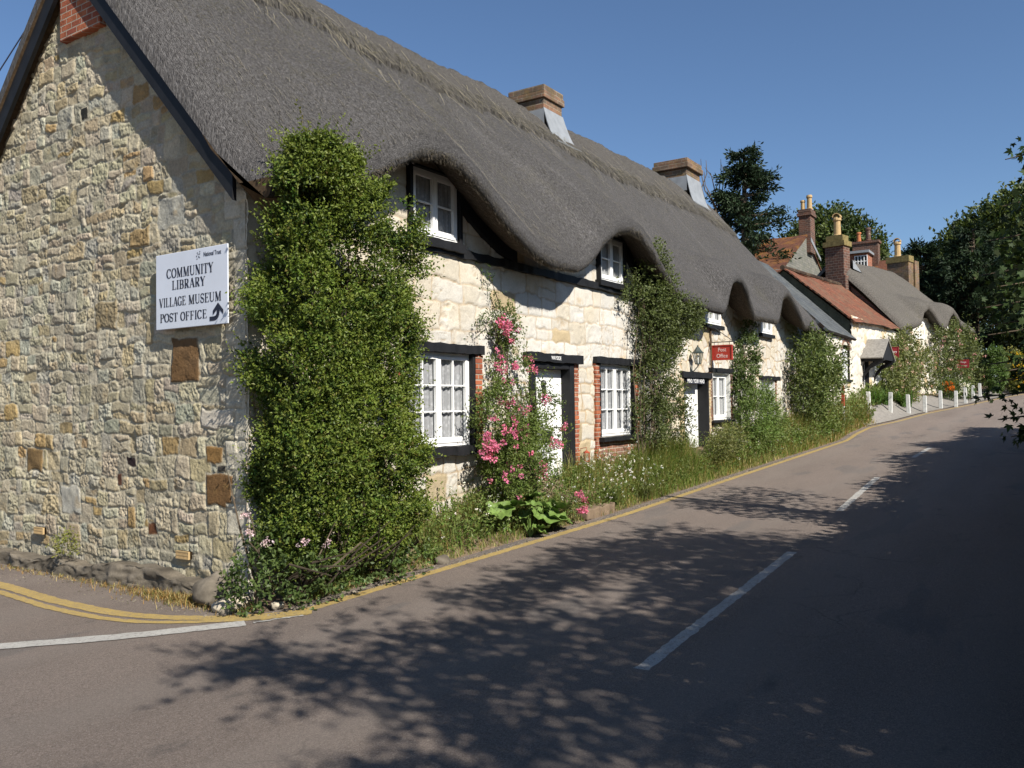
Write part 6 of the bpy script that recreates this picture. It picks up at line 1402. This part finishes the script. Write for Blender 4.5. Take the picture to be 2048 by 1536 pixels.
# the shady right hand side: hedge and trees that overhang the street
def right_hedge():
    root = empty('roadside_hedge', (8, -7.9, .6), 'tall unlit hedge along the shaded right edge of the road', 'hedge'); lv = Leaves()
    for x0, x1, n, L in ((-1.5, 4, 3000, .085), (4, 10, 2600, .11), (10, 26, 3400, .17)):
        X = RNG.uniform(x0, x1, n); side = RNG.random(n) < .65; zt = 2.6 + .35 * fbm(X * .7, X * 0, 0, 501, 3)
        Z = np.where(side, RNG.uniform(0, 1, n) * zt, zt - RNG.random(n) * .3); Y = np.where(side, -7.3 - .35 * RNG.random(n) ** 2, RNG.uniform(-8.6, -7.3, n)) + .22 * fbm(X * 1.2, Z * 1.2, 0, 503, 3)
        P = np.stack([X, Y, Z + road_h(X)], 1); sprigs(lv, P, unit(rdir(n) * .8 + np.array((0, .6, .25))), 7, L * RNG.uniform(1.2, 3, n), L, L * .62, tint(n, (.03, .045, .014), .35), .9)
    lv.build('foliage', M['darkleaf'], root)
    b = MB(); r = np.random.default_rng(5)
    for k in range(40):
        x = r.uniform(-1.4, 26); z = float(road_h(x)); b.tube([(x, -7.9, z), (x + r.uniform(-.2, .2), -7.7, z + 1.1), (x + r.uniform(-.4, .4), -7.5, z + 2.2)], [.04, .03, .012], 5)
    b.build('stems', M['bark'], root)
right_hedge()
rt_ = [(1.6, -9.9, 3.9, 2.6), (6.0, -9.9, 3.9, 2.7), (10.6, -9.9, 4.5, 2.8), (15.2, -9.7, 5.0, 2.8), (19.4, -9.6, 4.9, 2.3)]
rl = ['leafy roadside tree nearest the junction, overhanging right edge', 'second shady roadside tree along the right edge', 'middle shady roadside tree along the right edge', 'fourth shady roadside tree, opposite the thatched row end', 'last shady roadside tree whose shadow ends at the sunlit bend']
for (x, y, z, r_), lb in zip(rt_, rl):
    broadleaf('roadside_tree', lb, (x, y - .6, .6), [(x, y, z - 1.3, r_, 1.8, 1.5), (x + .8, y + .6, z - 1.9, r_ * .8, 1.4, 1.3), (x - .9, y + .2, z - 1.9, r_ * .8, 1.5, 1.3), (x, y + .9, z - 2.4, r_, 1.3, 1.1)], 3600, .17, ((.03, .045, .014), (.055, .075, .02)), int(600 + x), 1.2, 'darkleaf', 'shady roadside trees', holes=-.55, k=7, ymax=-7.3)
# overhanging boughs with lobed leaves seen at the right edge
def lobed(p, d, size, col, lv):
    n = len(p); s = unit(np.cross(d, rdir(n)))
    for a, k in ((0, 1.0), (.75, .8), (-.75, .8), (1.5, .5), (-1.5, .5)):
        dd = d * math.cos(a) + s * math.sin(a); w = np.cross(np.cross(d, s), dd); L = size * k
        lv.add(np.stack([p, p + dd * (L * .5)[:, None] + w * (L * .2)[:, None], p + dd * L[:, None], p + dd * (L * .5)[:, None] - w * (L * .2)[:, None]], 1), col)
def near_bough():
    root = empty('maple_tree', (6.5, -8.2, .6), 'dark lobed maple leaves on boughs overhanging at the right edge', 'tree'); b = MB(); lv = Leaves(); r = np.random.default_rng(9)
    b.tube([(6.5, -8.2, .2), (6.4, -8.0, 2.2), (6.3, -7.8, 4.6), (6.2, -7.7, 6.5)], [.16, .14, .1, .05], 8)
    tips = [(6.2, -6.45, 4.9), (6.3, -6.4, 4.35), (6.1, -6.2, 3.9), (6.2, -6.12, 3.5), (6.3, -6.1, 3.1), (6.1, -6.2, 2.75), (6.3, -6.2, 2.4), (6.2, -5.98, 1.98), (6.1, -6.3, 1.72), (6.3, -6.42, 1.5), (6.6, -6.3, 3.6), (5.8, -6.35, 3.3), (5.9, -6.4, 2.3), (6.6, -6.2, 2.9), (7.2, -6.3, 4.1), (7.4, -6.2, 2.2)]
    for e in tips:
        e = np.array(e); p = np.array((6.35, -7.75, max(1.6, e[2] - .1))); b.tube([p, (p + e) / 2 + (0, 0, .15), e], [.035, .02, .006], 5)
        m = 60; q = RNG.random(m) ** .7; P = p + (e - p) * q[:, None] + np.array((0, 0, .15)) * (4 * q * (1 - q))[:, None] + RNG.normal(0, .16, (m, 3)) * (1 - .6 * q)[:, None]
        lobed(P, unit(rdir(m) + np.array((0, .25, -.7))), RNG.uniform(.06, .11, m), tint(m, (.035, .055, .016), .35), lv)
    m = 1700; P = np.stack([RNG.uniform(5.6, 8.5, m), -6.45 - np.abs(RNG.normal(0, .5, m)) + .25 * fbm(RNG.random(m) * 9, RNG.random(m) * 9, 0, 3, 2), RNG.uniform(1.4, 5.2, m)], 1); P[:, 1] += .2 * np.sin(P[:, 2] * 2.1) - .12 * np.abs(P[:, 2] - 3)
    lobed(P, unit(rdir(m) + np.array((0, .2, -.6))), RNG.uniform(.07, .12, m), tint(m, (.035, .055, .016), .35), lv)
    b.build('trunk', M['bark'], root); lv.build('crown', M['darkleaf'], root)
near_bough()
# the tree behind the camera that dapples the junction
def dapple_tree():
    root = empty('ash_tree', (-2.6, -14.2, 0), 'spreading ash tree beside the junction casting dappled shade on the asphalt', 'tree'); b = MB()
    ends = limbs(b, (-2.6, -14.2, 0), (-2.0, -13.2, 7.6), .22, 16, 3.0, 77); b.build('trunk', M['bark'], root); lv = Leaves(); n = 7600
    X = RNG.uniform(-5.8, 3.0, n); Y = RNG.uniform(-14.8, -7.9, n); Z = 6.0 + 1.2 * RNG.normal(0, .5, n)
    sx, sy = X + .412 * Z, Y + 1.164 * Z
    f = fbm(sx * .75, sy * 1.0, 0, 701, 4, .6)
    lim = -.10 - .6 * sstep(-3.0, -6.2, sy) - .5 * sstep(1.2, 4.2, sx) * sstep(-1.6, -3.2, sy) + .8 * sstep(-1.6, -.5, sy + .1 * sx) + .7 * sstep(-.9, -2.4, sx + .15 * (sy + 2.5)) - .3 * sstep(-2.6, -4.2, sy) 
    keep = f > lim; P = np.stack([X, Y, Z], 1)[keep]; m = len(P)
    sprigs(lv, P, unit(rdir(m) + np.array((0, 0, -.25))), 9, RNG.uniform(.25, .6, m), .13, .06, tint(m, (.05, .075, .02), .3), .8); lv.build('crown', M['leaf'], root)
    tw = []
    for p in P[RNG.integers(0, m, 70)]:
        e = ends[np.argmin(((ends - p) ** 2).sum(1))]; tw.append([tuple(e), tuple((e + p) / 2 + (0, 0, -.1)), tuple(p)])
    twig_tubes('twigs', tw, .012, M['bark'], root)
dapple_tree()
